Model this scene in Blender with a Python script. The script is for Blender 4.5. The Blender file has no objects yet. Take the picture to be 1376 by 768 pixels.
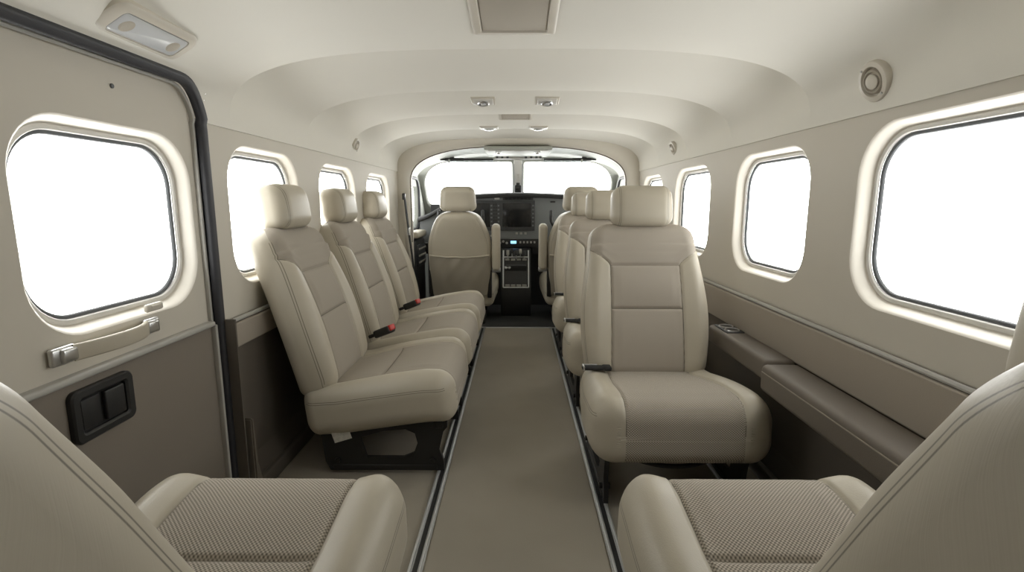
import bpy, bmesh, math, random
from mathutils import Vector, Matrix
random.seed(4)
PI = math.pi
SC = bpy.context.scene
COL = SC.collection

# ------------------------------------------------------------------ helpers
def link(o, parent=None):
    COL.objects.link(o)
    if parent is not None:
        o.parent = parent
    return o

def tag(o, label=None, cat=None, group=None, kind=None):
    if label: o['label'] = label
    if cat: o['category'] = cat
    if group: o['group'] = group
    if kind: o['kind'] = kind
    return o

def thing(name, label, cat, loc=(0, 0, 0), rz=0, group=None):
    o = link(bpy.data.objects.new(name, None))
    o.empty_display_size = .05
    o.location = loc
    o.rotation_euler = (0, 0, rz)
    return tag(o, label, cat, group)

def dup(o, parent=None):
    c = o.copy()
    link(c, parent)
    for ch in list(o.children):
        dup(ch, c)
    return c

def obj_from(name, verts, faces, mats, parent=None, smooth=True, mi=None):
    me = bpy.data.meshes.new(name)
    me.from_pydata([tuple(v) for v in verts], [], faces)
    for m in (mats if isinstance(mats, (list, tuple)) else [mats]):
        me.materials.append(m)
    if mi:
        for p, i in zip(me.polygons, mi): p.material_index = i
    if smooth:
        me.polygons.foreach_set('use_smooth', [True] * len(me.polygons))
    me.update()
    return link(bpy.data.objects.new(name, me), parent)

class MB:
    """collects shapes into one mesh"""
    def __init__(self):
        self.bm = bmesh.new()
    def _merge(self, bm2, M=None, mi=0):
        if M is not None: bm2.transform(M)
        for f in bm2.faces: f.material_index = mi
        me = bpy.data.meshes.new('tmp'); bm2.to_mesh(me); bm2.free()
        self.bm.from_mesh(me); bpy.data.meshes.remove(me)
        return self
    def box(self, size, loc=(0, 0, 0), r=0.0, seg=3, M=None, mi=0):
        b = bmesh.new(); bmesh.ops.create_cube(b, size=1)
        bmesh.ops.scale(b, vec=size, verts=b.verts)
        if r > 0:
            bmesh.ops.bevel(b, geom=b.edges[:], offset=min(r, min(size) * .49), segments=seg, affect='EDGES', profile=.5)
        T = Matrix.Translation(loc)
        return self._merge(b, (M @ T) if M is not None else T, mi)
    def cyl(self, r, p0, p1, n=20, r2=None, bev=0.0, M=None, mi=0):
        p0, p1 = Vector(p0), Vector(p1)
        d = p1 - p0
        b = bmesh.new()
        bmesh.ops.create_cone(b, cap_ends=True, segments=n, radius1=r, radius2=r if r2 is None else r2, depth=d.length)
        if bev > 0:
            es = [e for e in b.edges if len(e.link_faces) == 2 and abs(e.link_faces[0].normal.dot(e.link_faces[1].normal)) < .4]
            bmesh.ops.bevel(b, geom=es, offset=bev, segments=3, affect='EDGES')
        q = d.to_track_quat('Z', 'Y').to_matrix().to_4x4()
        T = Matrix.Translation((p0 + p1) / 2) @ q
        return self._merge(b, (M @ T) if M is not None else T, mi)
    def lathe(self, prof, n=32, M=None, mi=0):
        b = bmesh.new(); rings = []
        for (r, z) in prof:
            rings.append([b.verts.new((r * math.cos(2 * PI * i / n), r * math.sin(2 * PI * i / n), z)) for i in range(n)])
        for a, c in zip(rings, rings[1:]):
            for i in range(n):
                b.faces.new((a[i], a[(i + 1) % n], c[(i + 1) % n], c[i]))
        b.faces.new(rings[-1]); b.faces.new(rings[0][::-1])
        return self._merge(b, M, mi)
    def prism(self, pts, d0, d1, M=None, mi=0, r=0.0):
        """pts in local XY extruded along Z from d0 to d1"""
        b = bmesh.new()
        lo = [b.verts.new((x, y, d0)) for x, y in pts]
        hi = [b.verts.new((x, y, d1)) for x, y in pts]
        n = len(pts)
        b.faces.new(lo[::-1]); b.faces.new(hi)
        for i in range(n):
            b.faces.new((lo[i], lo[(i + 1) % n], hi[(i + 1) % n], hi[i]))
        bmesh.ops.recalc_face_normals(b, faces=b.faces)
        if r > 0:
            bmesh.ops.bevel(b, geom=b.edges[:], offset=r, segments=2, affect='EDGES')
        return self._merge(b, M, mi)
    def sweep(self, path, section, closed=False, ups=None, mi=0, M=None):
        """section: list of (a,b) in the frame (side, up) ; ups: up vector(s)"""
        b = bmesh.new(); P = [Vector(p) for p in path]; n = len(P); rings = []
        for i, p in enumerate(P):
            if closed: t = P[(i + 1) % n] - P[i - 1]
            else: t = P[min(i + 1, n - 1)] - P[max(i - 1, 0)]
            t.normalize()
            u = Vector(ups[i]) if isinstance(ups, list) else Vector(ups or (0, 0, 1))
            s = t.cross(u); s.normalize(); u2 = s.cross(t)
            rings.append([b.verts.new(p + s * a + u2 * c) for a, c in section])
        m = len(section)
        for i in range(n if closed else n - 1):
            A, B = rings[i], rings[(i + 1) % n]
            for k in range(m):
                b.faces.new((A[k], A[(k + 1) % m], B[(k + 1) % m], B[k]))
        if not closed:
            b.faces.new(rings[0]); b.faces.new(rings[-1][::-1])
        bmesh.ops.recalc_face_normals(b, faces=b.faces)
        return self._merge(b, M, mi)
    def tube(self, path, r, n=10, ups=None, M=None, mi=0, closed=False):
        return self.sweep(path, [(r * math.cos(2 * PI * k / n), r * math.sin(2 * PI * k / n)) for k in range(n)], closed, ups, mi, M)
    def build(self, name, mats, parent=None, smooth=True, angle=40):
        me = bpy.data.meshes.new(name)
        self.bm.to_mesh(me); self.bm.free()
        for m in (mats if isinstance(mats, (list, tuple)) else [mats]): me.materials.append(m)
        if smooth:
            me.polygons.foreach_set('use_smooth', [True] * len(me.polygons))
            me.set_sharp_from_angle(angle=math.radians(angle))
        me.update()
        return link(bpy.data.objects.new(name, me), parent)

def rrsec(a, b, r, n=4):
    """rounded-rectangle section, half sizes a,b"""
    out = []
    for cx, cy, a0 in ((a - r, b - r, 0), (-a + r, b - r, 90), (-a + r, -b + r, 180), (a - r, -b + r, 270)):
        for k in range(n + 1):
            t = math.radians(a0 + 90 * k / n)
            out.append((cx + r * math.cos(t), cy + r * math.sin(t)))
    return out

def sstep(a, b, x):
    t = max(0., min(1., (x - a) / (b - a)))
    return t * t * (3 - 2 * t)

def catmull(pts, n=8):
    P = [Vector(p) for p in pts]; P = [P[0] * 2 - P[1]] + P + [P[-1] * 2 - P[-2]]
    out = []
    for i in range(1, len(P) - 2):
        for k in range(n):
            t = k / n
            a, b, c, d = P[i - 1], P[i], P[i + 1], P[i + 2]
            out.append(.5 * ((2 * b) + (c - a) * t + (2 * a - 5 * b + 4 * c - d) * t * t + (3 * b - a - 3 * c + d) * t ** 3))
    out.append(P[-2])
    return out

# ------------------------------------------------------------------ materials
def mat(name, col, rough=.5, metal=0., bump=0., bscale=200., var=0., vscale=6., spec=.5, detail=4):
    m = bpy.data.materials.new(name); m.use_nodes = True
    nt = m.node_tree; bs = nt.nodes['Principled BSDF']
    bs.inputs['Base Color'].default_value = (*col, 1)
    bs.inputs['Roughness'].default_value = rough
    bs.inputs['Metallic'].default_value = metal
    bs.inputs['Specular IOR Level'].default_value = spec
    tc = nt.nodes.new('ShaderNodeTexCoord')
    if var > 0:
        nz = nt.nodes.new('ShaderNodeTexNoise'); nz.inputs['Scale'].default_value = vscale; nz.inputs['Detail'].default_value = 6
        nt.links.new(tc.outputs['Object'], nz.inputs['Vector'])
        mx = nt.nodes.new('ShaderNodeMix'); mx.data_type = 'RGBA'
        mx.inputs[6].default_value = (*[c * (1 - var) for c in col], 1)
        mx.inputs[7].default_value = (*[min(1, c * (1 + var)) for c in col], 1)
        nt.links.new(nz.outputs['Fac'], mx.inputs[0]); nt.links.new(mx.outputs[2], bs.inputs['Base Color'])
    if bump > 0:
        nz = nt.nodes.new('ShaderNodeTexNoise'); nz.inputs['Scale'].default_value = bscale; nz.inputs['Detail'].default_value = detail
        nt.links.new(tc.outputs['Object'], nz.inputs['Vector'])
        bp = nt.nodes.new('ShaderNodeBump'); bp.inputs['Strength'].default_value = bump; bp.inputs['Distance'].default_value = .002
        nt.links.new(nz.outputs['Fac'], bp.inputs['Height']); nt.links.new(bp.outputs['Normal'], bs.inputs['Normal'])
    return m

def cushion_mat(name, leather, fdark, flight, pitch, bumpd, thread_shade):
    """leather everywhere, woven cloth where the attribute 'ins' is positive, thread where 'seam' is near zero"""
    m = bpy.data.materials.new(name); m.use_nodes = True
    nt = m.node_tree; N = nt.nodes.new; L = nt.links.new
    bs = nt.nodes['Principled BSDF']
    def attr(n):
        a = N('ShaderNodeAttribute'); a.attribute_name = n; return a.outputs['Fac']
    def math_(op, a, b=None, c=None):
        n = N('ShaderNodeMath'); n.operation = op
        for i, v in enumerate((a, b, c)):
            if v is None: continue
            if isinstance(v, (int, float)): n.inputs[i].default_value = v
            else: L(v, n.inputs[i])
        return n.outputs[0]
    def mixc(f, a, b):
        n = N('ShaderNodeMix'); n.data_type = 'RGBA'
        L(f, n.inputs[0])
        for i, v in ((6, a), (7, b)):
            if isinstance(v, tuple): n.inputs[i].default_value = (*v, 1)
            else: L(v, n.inputs[i])
        return n.outputs[2]
    uv = N('ShaderNodeUVMap'); sp = N('ShaderNodeSeparateXYZ'); L(uv.outputs[0], sp.inputs[0])
    k = 2 * PI / pitch
    sx = math_('SINE', math_('MULTIPLY', sp.outputs[0], k)); sy = math_('SINE', math_('MULTIPLY', sp.outputs[1], k * 1.15))
    wv = math_('MULTIPLY_ADD', math_('MULTIPLY', sx, sy), .5, .5)
    nz = N('ShaderNodeTexNoise'); nz.inputs['Scale'].default_value = 900; L(uv.outputs[0], nz.inputs['Vector'])
    wv2 = math_('MULTIPLY_ADD', nz.outputs['Fac'], .5, math_('MULTIPLY_ADD', wv, 1.0, -.25)); 
    cl = N('ShaderNodeClamp'); L(wv2, cl.inputs[0])
    fab = mixc(cl.outputs[0], fdark, flight)
    ns = N('ShaderNodeTexNoise'); ns.inputs['Scale'].default_value = 9; ns.inputs['Detail'].default_value = 6
    L(uv.outputs[0], ns.inputs['Vector'])
    lea = mixc(ns.outputs['Fac'], tuple(c * .93 for c in leather), tuple(c * 1.07 for c in leather))
    edge = N('ShaderNodeMapRange'); L(attr('ins'), edge.inputs[0])
    edge.inputs[1].default_value = -.0006; edge.inputs[2].default_value = .0006
    base = mixc(edge.outputs[0], lea, fab)
    sm = N('ShaderNodeMapRange'); L(attr('seam'), sm.inputs[0])
    sm.inputs[1].default_value = .0008; sm.inputs[2].default_value = .0022; sm.inputs[3].default_value = 1; sm.inputs[4].default_value = 0  # crease shade of the groove painted in along with the stitch colour
    eg = N('ShaderNodeMapRange'); L(math_('ABSOLUTE', math_('SUBTRACT', math_('ABSOLUTE', attr('edge')), .0024)), eg.inputs[0])
    eg.inputs[1].default_value = .0003; eg.inputs[2].default_value = .0010; eg.inputs[3].default_value = 1; eg.inputs[4].default_value = 0
    L(mixc(math_('MAXIMUM', sm.outputs[0], eg.outputs[0]), base, thread_shade), bs.inputs['Base Color'])
    rg = N('ShaderNodeMapRange'); L(edge.outputs[0], rg.inputs[0]); rg.inputs[3].default_value = .42; rg.inputs[4].default_value = .85
    L(rg.outputs[0], bs.inputs['Roughness'])
    bs.inputs['Specular IOR Level'].default_value = .45
    lg = N('ShaderNodeTexVoronoi'); lg.inputs['Scale'].default_value = 420; L(uv.outputs[0], lg.inputs['Vector'])
    hmix = N('ShaderNodeMix'); L(edge.outputs[0], hmix.inputs[0])
    L(math_('MULTIPLY', lg.outputs['Distance'], .25), hmix.inputs[2]); L(wv, hmix.inputs[3])
    bp = N('ShaderNodeBump'); bp.inputs['Distance'].default_value = bumpd; bp.inputs['Strength'].default_value = .5
    L(hmix.outputs[0], bp.inputs['Height']); L(bp.outputs['Normal'], bs.inputs['Normal'])
    return m

LEA = (.47, .428, .345)
M = {}
M['weave'] = cushion_mat('coarse_weave_and_leather', LEA, (.125, .11, .09), (.60, .54, .455), .0072, .0012, (.17, .15, .12))
M['twill'] = cushion_mat('fine_twill_and_leather', LEA, (.29, .258, .215), (.49, .44, .375), .0042, .0006, (.17, .15, .12))
M['bench'] = cushion_mat('fine_cloth_and_leather', LEA, (.27, .24, .20), (.43, .385, .322), .0042, .0005, (.17, .15, .12))
M['leather'] = mat('tan_leather', LEA, .42, bump=.12, bscale=500, var=.05, spec=.45)
M['leather_dark'] = mat('dark_tan_pocket_cloth', (.30, .268, .215), .5, bump=.12, bscale=500, var=.05)
M['wall'] = mat('cream_wall_liner', (.585, .548, .478), .6, bump=.05, bscale=350, var=.02, spec=.3)
M['ceil'] = mat('cream_headliner', (.73, .707, .645), .8, bump=.08, bscale=600, var=.015, spec=.2)
M['reveal'] = mat('cream_window_reveal', (.78, .74, .665), .5, spec=.35, var=.01)
M['bezel'] = mat('pale_window_bezel', (.62, .60, .56), .4)
M['gasket'] = mat('dark_window_gasket', (.09, .095, .10), .5)
M['cloth'] = mat('taupe_sidewall_cloth', (.36, .318, .268), .9, bump=.5, bscale=900, var=.08, vscale=500, spec=.2)
M['door_low'] = mat('brown_door_lower_vinyl', (.215, .186, .155), .7, bump=.15, bscale=500, var=.04, spec=.3)
M['lowwall'] = mat('brown_lower_sidewall', (.105, .090, .074), .7, bump=.2, bscale=500, var=.05, spec=.3)
M['ledge'] = mat('taupe_ledge_vinyl', (.15, .128, .105), .55, bump=.15, bscale=400, var=.04, spec=.4)
M['bead'] = mat('grey_bead_trim', (.42, .41, .38), .4)
M['carpet'] = mat('taupe_floor_covering', (.30, .27, .222), .85, bump=.4, bscale=700, var=.10, vscale=5, spec=.2)
M['carpet2'] = mat('taupe_underseat_floor', (.17, .145, .115), .85, bump=.4, bscale=700, var=.10, vscale=5, spec=.2)
M['mat'] = mat('charcoal_cockpit_mat', (.045, .045, .043), .8, bump=.4, bscale=600, var=.1, vscale=8, spec=.2)
M['alu'] = mat('worn_aluminium', (.66, .67, .67), .42, metal=.75, var=.1, vscale=30)
M['rubber'] = mat('black_rubber_seal', (.022, .022, .026), .55, bump=.1, bscale=300)
M['black'] = mat('black_plastic', (.018, .018, .018), .4, var=.1)
M['steel'] = mat('black_painted_steel', (.014, .013, .012), .45, var=.15, vscale=20)
M['chrome'] = mat('chrome', (.62, .62, .62), .28, metal=1.)
M['grey'] = mat('grey_panel_paint', (.19, .20, .205), .55, var=.04)
M['dgrey'] = mat('dark_grey_panel', (.05, .052, .055), .5, var=.05)
M['glare'] = mat('black_glareshield_vinyl', (.03, .03, .03), .7, bump=.2, bscale=300)
M['screen'] = mat('dark_display_glass', (.008, .009, .011), .12)
M['white'] = mat('white_plastic', (.72, .71, .67), .5)
M['lens'] = mat('clear_ribbed_lens', (.55, .56, .57), .2)
M['fixture'] = mat('beige_fixture_plastic', (.56, .52, .45), .45, var=.02)
M['grille'] = mat('beige_speaker_grille', (.44, .40, .335), .8, bump=.6, bscale=1500, var=.06, vscale=900)
M['red'] = mat('red_plastic', (.55, .03, .02), .4)
M['web'] = mat('black_belt_webbing', (.02, .02, .02), .8, bump=.4, bscale=800)
M['cockpit'] = mat('pale_grey_cockpit_liner', (.36, .37, .335), .6, var=.02, spec=.3)
M['tagm'] = mat('printed_paper_tag', (.55, .53, .47), .8, var=.35, vscale=180)
M['blue'] = bpy.data.materials.new('lit_blue_display'); M['blue'].use_nodes = True
_b = M['blue'].node_tree.nodes['Principled BSDF']
_b.inputs['Base Color'].default_value = (.1, .25, .4, 1); _b.inputs['Emission Color'].default_value = (.25, .55, .9, 1); _b.inputs['Emission Strength'].default_value = 2.0

def glass(name, tint, gl):
    m = bpy.data.materials.new(name); m.use_nodes = True
    nt = m.node_tree; nt.nodes.clear()
    out = nt.nodes.new('ShaderNodeOutputMaterial'); mx = nt.nodes.new('ShaderNodeMixShader')
    t = nt.nodes.new('ShaderNodeBsdfTransparent'); g = nt.nodes.new('ShaderNodeBsdfGlossy')
    t.inputs[0].default_value = (*tint, 1); g.inputs['Roughness'].default_value = .02
    mx.inputs[0].default_value = gl
    nt.links.new(t.outputs[0], mx.inputs[1]); nt.links.new(g.outputs[0], mx.inputs[2]); nt.links.new(mx.outputs[0], out.inputs[0])
    return m
M['glass'] = glass('window_acrylic', (.97, .98, .98), .04)
M['smoke'] = glass('smoked_visor_acrylic', (.80, .83, .84), .05)

# ------------------------------------------------------------------ fuselage shell
W, ZW, RISE, NEXP = .82, 1.083, .217, 3.2
BELT = .55
Y_AFT, Y_ARCH = -.75, 3.55
RIBS = [-.6, .25, .86, 1.495, 2.03, 2.56, 3.06, 3.64]

_fine = []
for i in range(1201):
    a = PI - PI * i / 1200
    c, s = math.cos(a), math.sin(a)
    _fine.append((W * math.copysign(abs(c) ** (2 / NEXP), c), ZW + RISE * abs(s) ** (2 / NEXP)))
_acc = [0.]
for a, b in zip(_fine, _fine[1:]): _acc.append(_acc[-1] + math.hypot(b[0] - a[0], b[1] - a[1]))
ARCL = _acc[-1]
def sec(t):
    """point and outward normal on the headliner arch, t 0 (left) .. 1 (right)"""
    d = max(0., min(1., t)) * ARCL
    lo, hi = 0, 1200
    while hi - lo > 1:
        m = (lo + hi) // 2
        if _acc[m] <= d: lo = m
        else: hi = m
    f = (d - _acc[lo]) / max(1e-9, _acc[hi] - _acc[lo])
    x = _fine[lo][0] + f * (_fine[hi][0] - _fine[lo][0]); z = _fine[lo][1] + f * (_fine[hi][1] - _fine[lo][1])
    i0, i1 = max(0, lo - 8), min(1200, lo + 9)
    tx, tz = _fine[i1][0] - _fine[i0][0], _fine[i1][1] - _fine[i0][1]
    l = math.hypot(tx, tz)
    return Vector((x, 0, z)), Vector((-tz / l, 0, tx / l))
def saw(y):
    for a, b in zip(RIBS, RIBS[1:]):
        if a <= y < b:
            t = (y - a) / (b - a)
            return sstep(0, .015, t) * (1 - t) ** 2
    return 0.
def ceil_pt(t, y, off=0.):
    p, n = sec(t)
    d = min(t, 1 - t) * ARCL
    g0 = .03 if t > .5 else .03 + .115 * (1 - sstep(1.39, 1.49, y))
    g = sstep(g0, g0 + .17, d)
    q = p + n * (off + .115 * saw(y) * g)
    q.y = y
    return q, n
def t_of_x(x):
    lo, hi = 0., 1.
    for _ in range(40):
        m = (lo + hi) / 2
        if sec(m)[0].x < x: lo = m
        else: hi = m
    return lo
def ceil_frame(x=None, y=0., t=None, off=0.):
    """matrix sitting on the headliner: local x = across, y = forward, z = into the cabin"""
    if t is None: t = t_of_x(x)
    p, n = ceil_pt(t, y, off)
    p2, _ = ceil_pt(t, y + .02, off)
    f = (p2 - p).normalized()
    z = -n; xx = f.cross(z).normalized(); z = xx.cross(f).normalized()
    Mx = Matrix((xx, f, z)).transposed().to_4x4(); Mx.translation = p
    return Mx

# door opening on the left: y DY0..DY1, top edge on the arch at t = DT
DY0, DY1 = .30, 1.375
DT = 0.
for i in range(1000):
    if sec(i / 1000)[0].z > 1.172: DT = i / 1000; break

def grid_faces(rows, cols, off=0, flip=False):
    fs = []
    for i in range(rows - 1):
        for j in range(cols - 1):
            a = off + i * cols + j
            q = (a, a + 1, a + cols + 1, a + cols)
            fs.append(q[::-1] if flip else q)
    return fs

# ---- ceiling
def ysamples(y0, y1):
    ys = set()
    n = max(2, int((y1 - y0) / .03))
    for i in range(n + 1): ys.add(round(y0 + (y1 - y0) * i / n, 5))
    for r in RIBS:
        for d in (-.0005, .0, .003, .006, .01, .014, .02):
            if y0 <= r + d <= y1: ys.add(round(r + d, 5))
    return sorted(ys)
V, F = [], []
def ceil_grid(y0, y1, t0, t1, nt):
    ys = ysamples(y0, y1); off = len(V)
    for y in ys:
        if t0 == 0: V.append((-W - .004, y, ZW)); 
        for j in range(nt + 1):
            q, n = ceil_pt(t0 + (t1 - t0) * j / nt, y, -.005); V.append(tuple(q))
        V.append((W + .004, y, ZW))
    F.extend(grid_faces(len(ys), nt + 2 + (1 if t0 == 0 else 0), off))
ceil_grid(DY1, Y_ARCH + .02, 0, 1, 140)
ceil_grid(DY0 - .004, DY1 + .004, DT, 1, 124)
ceil_grid(Y_AFT, DY0, 0, 1, 100)
# rounded front top corner of the door opening
RC = .11
def shell_left(y, s, off=0.):
    """left side surface; s = height for the wall, beyond ZW it runs up the arch"""
    if s <= ZW: return Vector((-W - off, y, s))
    q, n = ceil_pt((s - ZW) / ARCL, y, off - .005)
    return q
S_TOP = ZW + DT * ARCL
def corner_patch(cy, sgn):
    off = len(V); N = 14
    pts = []
    for k in range(N + 1):
        a = PI / 2 * k / N
        pts.append((cy - sgn * RC + sgn * RC * math.cos(a), S_TOP - RC + RC * math.sin(a)))
    nj = 6
    for (y, s) in pts:
        for j in range(nj + 1):
            # towards the corner
            V.append(tuple(shell_left(y + (cy - y) * j / nj, s + (S_TOP - s) * j / nj, .0)))
    F.extend(grid_faces(N + 1, nj + 1, off, sgn < 0))
corner_patch(DY1, 1)
corner_patch(DY0, -1)
ceiling = tag(obj_from('ceiling', V, F, M['ceil']), kind='structure')
ceiling.data.set_sharp_from_angle(angle=math.radians(55))

# ---- rounded rectangle loops
def rr_loop(a, b, r, nc=10, ns=6):
    if not isinstance(r, (list, tuple)): r = [r] * 4
    out = []
    corners = ((a, b, 0, r[0]), (-a, b, 90, r[1]), (-a, -b, 180, r[2]), (a, -b, 270, r[3]))
    for i, (x, y, a0, rr) in enumerate(corners):
        rr = min(rr, a * .999, b * .999)
        cx, cy = x - math.copysign(rr, x), y - math.copysign(rr, y)
        for k in range(nc + 1):
            t = math.radians(a0 + 90 * k / nc); out.append((cx + rr * math.cos(t), cy + rr * math.sin(t)))
        nx, ny, n0, nr = corners[(i + 1) % 4]; nr = min(nr, a * .999, b * .999)
        ex = nx - math.copysign(nr, nx) + nr * math.cos(math.radians(n0)); ey = ny - math.copysign(nr, ny) + nr * math.sin(math.radians(n0))
        sx, sy = out[-1]
        for k in range(1, ns): out.append((sx + (ex - sx) * k / ns, sy + (ey - sy) * k / ns))
    return out

def holed_rect(y0, y1, z0, z1, cy, cz, loop):
    """verts (u,v) and faces of a rectangle with a hole"""
    corners = [(y0, z0), (y1, z0), (y1, z1), (y0, z1)]
    outer = []
    for (u, v) in loop:
        ts = []
        if u > 1e-9: ts.append((y1 - cy) / u)
        if u < -1e-9: ts.append((y0 - cy) / u)
        if v > 1e-9: ts.append((z1 - cz) / v)
        if v < -1e-9: ts.append((z0 - cz) / v)
        t = min(ts); outer.append([cy + u * t, cz + v * t])
    for c in corners:
        k = min(range(len(outer)), key=lambda i: math.hypot(outer[i][0] - c[0], outer[i][1] - c[1]))
        outer[k] = list(c)
    n = len(loop)
    vs = [(cy + u, cz + v) for u, v in loop] + [tuple(o) for o in outer]
    fs = [(i, (i + 1) % n, n + (i + 1) % n, n + i) for i in range(n)]
    return vs, fs

WIN_M = .036   # how far the opening in the liner is larger than the pane
# (name, side, pane y0, y1, z0, z1, corner radius)
WINS = {
 'R': [(.74, 1.235, .672, 1.022, .09), (1.51, 1.94, .668, 1.010, .088), (2.265, 2.70, .670, 1.008, .085), (3.0, 3.40, .672, 1.005, .085)],
 'L': [(1.50, 1.905, .668, 1.010, .088), (2.175, 2.585, .670, 1.008, .085), (2.845, 3.27, .672, 1.005, .085)],
}
AFTW = {'R': [], 'L': []}
DOORW = (.885, 1.292, .662, 1.004, .088)

def wall_upper(side, y0, y1, wins, extra_s=0.):
    sg = 1 if side == 'R' else -1
    V, F = [], []
    wins = sorted(wins)
    bounds = [y0] + [(a[1] + b[0]) / 2 for a, b in zip(wins, wins[1:])] + [y1]
    for w, b0, b1 in zip(wins, bounds, bounds[1:]):
        a, b = (w[1] - w[0]) / 2 + WIN_M, (w[3] - w[2]) / 2 + WIN_M
        vs, fs = holed_rect(b0, b1, BELT, ZW, (w[0] + w[1]) / 2, (w[2] + w[3]) / 2, rr_loop(a, b, w[4] + WIN_M * .8))
        o = len(V)
        V += [(sg * W, y, z) for y, z in vs]
        F += [tuple(o + i for i in (f if sg < 0 else f[::-1])) for f in fs]
    if not wins:
        F = []
        V = [(sg * W, y0, BELT), (sg * W, y1, BELT), (sg * W, y1, ZW), (sg * W, y0, ZW)]; F = [(0, 1, 2, 3)]
    return V, F

def lower_strip(side, y0, y1, V, F):
    sg = 1 if side == 'R' else -1
    prof = [(W, BELT), (W - .012, BELT - .006), (W - .014, BELT - .02), (W - .014, .12), (W - .03, .06), (W - .032, -.01)]
    o = len(V)
    for y in (y0, y1):
        for x, z in prof: V.append((sg * x, y, z))
    n = len(prof)
    fs = [(o + i, o + i + 1, o + n + i + 1, o + n + i) for i in range(n - 1)]
    F += fs
    return [0] * (n - 1)

def make_wall(name, side, spans):
    V, F, MI = [], [], []
    for (y0, y1, wins) in spans:
        v, f = wall_upper(side, y0, y1, wins)
        o = len(V); V += v; F += [tuple(o + i for i in q) for q in f]; MI += [0] * len(f)
        k = len(F); lower_strip(side, y0, y1, V, F); MI += [1] * (len(F) - k)
    o = obj_from(name, V, F, [M['wall'], M['lowwall']], None, False, MI)
    return tag(o, kind='structure')
make_wall('wall_right', 'R', [(Y_AFT, Y_ARCH + .02, WINS['R'] + AFTW['R'])])
make_wall('wall_left', 'L', [(Y_AFT, DY0, []), (DY1, Y_ARCH + .02, WINS['L'])])

# ---- windows
def win_loft(sg, w, x0, prof, nc=10):
    cy, cz = (w[0] + w[1]) / 2, (w[2] + w[3]) / 2
    a, b = (w[1] - w[0]) / 2, (w[3] - w[2]) / 2
    V, F = [], []
    for m, o in prof:
        for y, z in rr_loop(a + m, b + m, max(.01, w[4] + m * .8)): V.append((sg * (x0 + o), cy + y, cz + z))
    n = len(V) // len(prof)
    for i in range(len(prof) - 1):
        for k in range(n):
            q = (i * n + k, i * n + (k + 1) % n, (i + 1) * n + (k + 1) % n, (i + 1) * n + k)
            F.append(q if sg < 0 else q[::-1])
    return V, F, n
win_no = [0]
def make_window(sg, w, x0=W, parent=None):
    win_no[0] += 1
    prof = [(.036, 0), (.0335, .0012), (.031, .004), (.0285, .009), (.026, .016), (.0225, .024), (.0205, .029), (.019, .031)]
    V, F, n = win_loft(sg, w, x0, prof)
    if parent is None:
        win = tag(obj_from('window_%d' % win_no[0], V, F, M['reveal']), kind='structure')
    else:
        win = obj_from('window', V, F, M['reveal'], parent)
    V, F, n = win_loft(sg, w, x0, [(.0195, .0315), (.0185, .029), (.016, .0275), (.0095, .0275), (.008, .0285), (.0075, .034)])
    obj_from('window_frame', V, F, M['bezel'], win)
    V, F, n = win_loft(sg, w, x0, [(.0085, .035), (.006, .0335), (.002, .0335), (-.0005, .0355), (-.001, .041)])
    obj_from('gasket', V, F, M['gasket'], win)
    cy, cz = (w[0] + w[1]) / 2, (w[2] + w[3]) / 2
    lp = rr_loop((w[1] - w[0]) / 2 + .004, (w[3] - w[2]) / 2 + .004, w[4])
    V = [(sg * (x0 + .0390), cy + y, cz + z) for y, z in lp] + [(sg * (x0 + .0425), cy + y, cz + z) for y, z in lp]
    k = len(lp)
    F = [tuple(range(k)), tuple(range(2 * k - 1, k - 1, -1))]
    obj_from('pane', V, F, M['glass'], win, False)
    return win
for w in WINS['R'] + AFTW['R']: make_window(1, w)
for w in WINS['L'] + AFTW['L']: make_window(-1, w)

# ---- daylight portals just guide the sampling of the sky through each window
def portal(loc, rot, sx, sy):
    l = bpy.data.lights.new('portal', 'AREA'); l.shape = 'RECTANGLE'; l.size = sx; l.size_y = sy
    l.cycles.is_portal = True
    o = link(bpy.data.objects.new('daylight_portal', l)); o.location = loc; o.rotation_euler = rot
    o['kind'] = 'helper'
for sg, ws in ((1, WINS['R'] + AFTW['R']), (-1, WINS['L'] + AFTW['L'] + [DOORW])):
    for w in ws:
        portal((sg * (W + .09), (w[0] + w[1]) / 2, (w[2] + w[3]) / 2), (0, sg * PI / 2, 0), w[3] - w[2] + .03, w[1] - w[0] + .03)

# ---- floor
V = [(-.86, Y_AFT, 0), (.86, Y_AFT, 0), (.86, 4.7, 0), (-.86, 4.7, 0)]
tag(obj_from('floor', V, [(0, 1, 2, 3)], M['carpet'], None, False), kind='structure')
b = MB(); b.box((.450, 4.26, .004), (0, 1.395, .002)); 
tag(b.build('aisle_runner', M['carpet']), 'taupe floor covering running down the aisle between the two seat rails', 'carpet')
b = MB(); b.box((.62, 1.0, .006), (0, 4.03, .003), .002)
tag(b.build('cockpit_mat', M['mat']), 'charcoal floor mat leading from aisle end to the pedestal', 'mat')
b = MB(); b.box((.60, .022, .007), (0, 3.522, .0035), .002)
tag(b.build('threshold_strip', M['alu']), 'thin metal threshold strip across the far end of aisle', 'trim strip')

def rail(name, x, label, grp=None):
    r = thing(name, label, 'rail', (x, 0, 0), 0, grp)
    y0, y1 = Y_AFT + .02, 3.5
    c = (y0 + y1) / 2; l = y1 - y0
    b = MB(); b.box((.036, l, .004), (0, c, .002)); b.build('base_strip', M['alu'], r)
    for s in (-1, 1):
        b = MB(); b.box((.007, l, .009), (s * .0125, c, .0082), .002); b.build('lip', M['alu'], r)
    b = MB(); b.box((.012, l, .002), (0, c, .005)); b.build('slot', M['black'], r)
rail('seat_rail', -.247, 'metal floor rail left of aisle, under the side-facing bench seats')
rail('seat_rail', .247, 'metal floor rail right of aisle, under the single seats')
rail('seat_rail', .66, 'metal floor rail along the right wall beneath the single seats')

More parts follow.
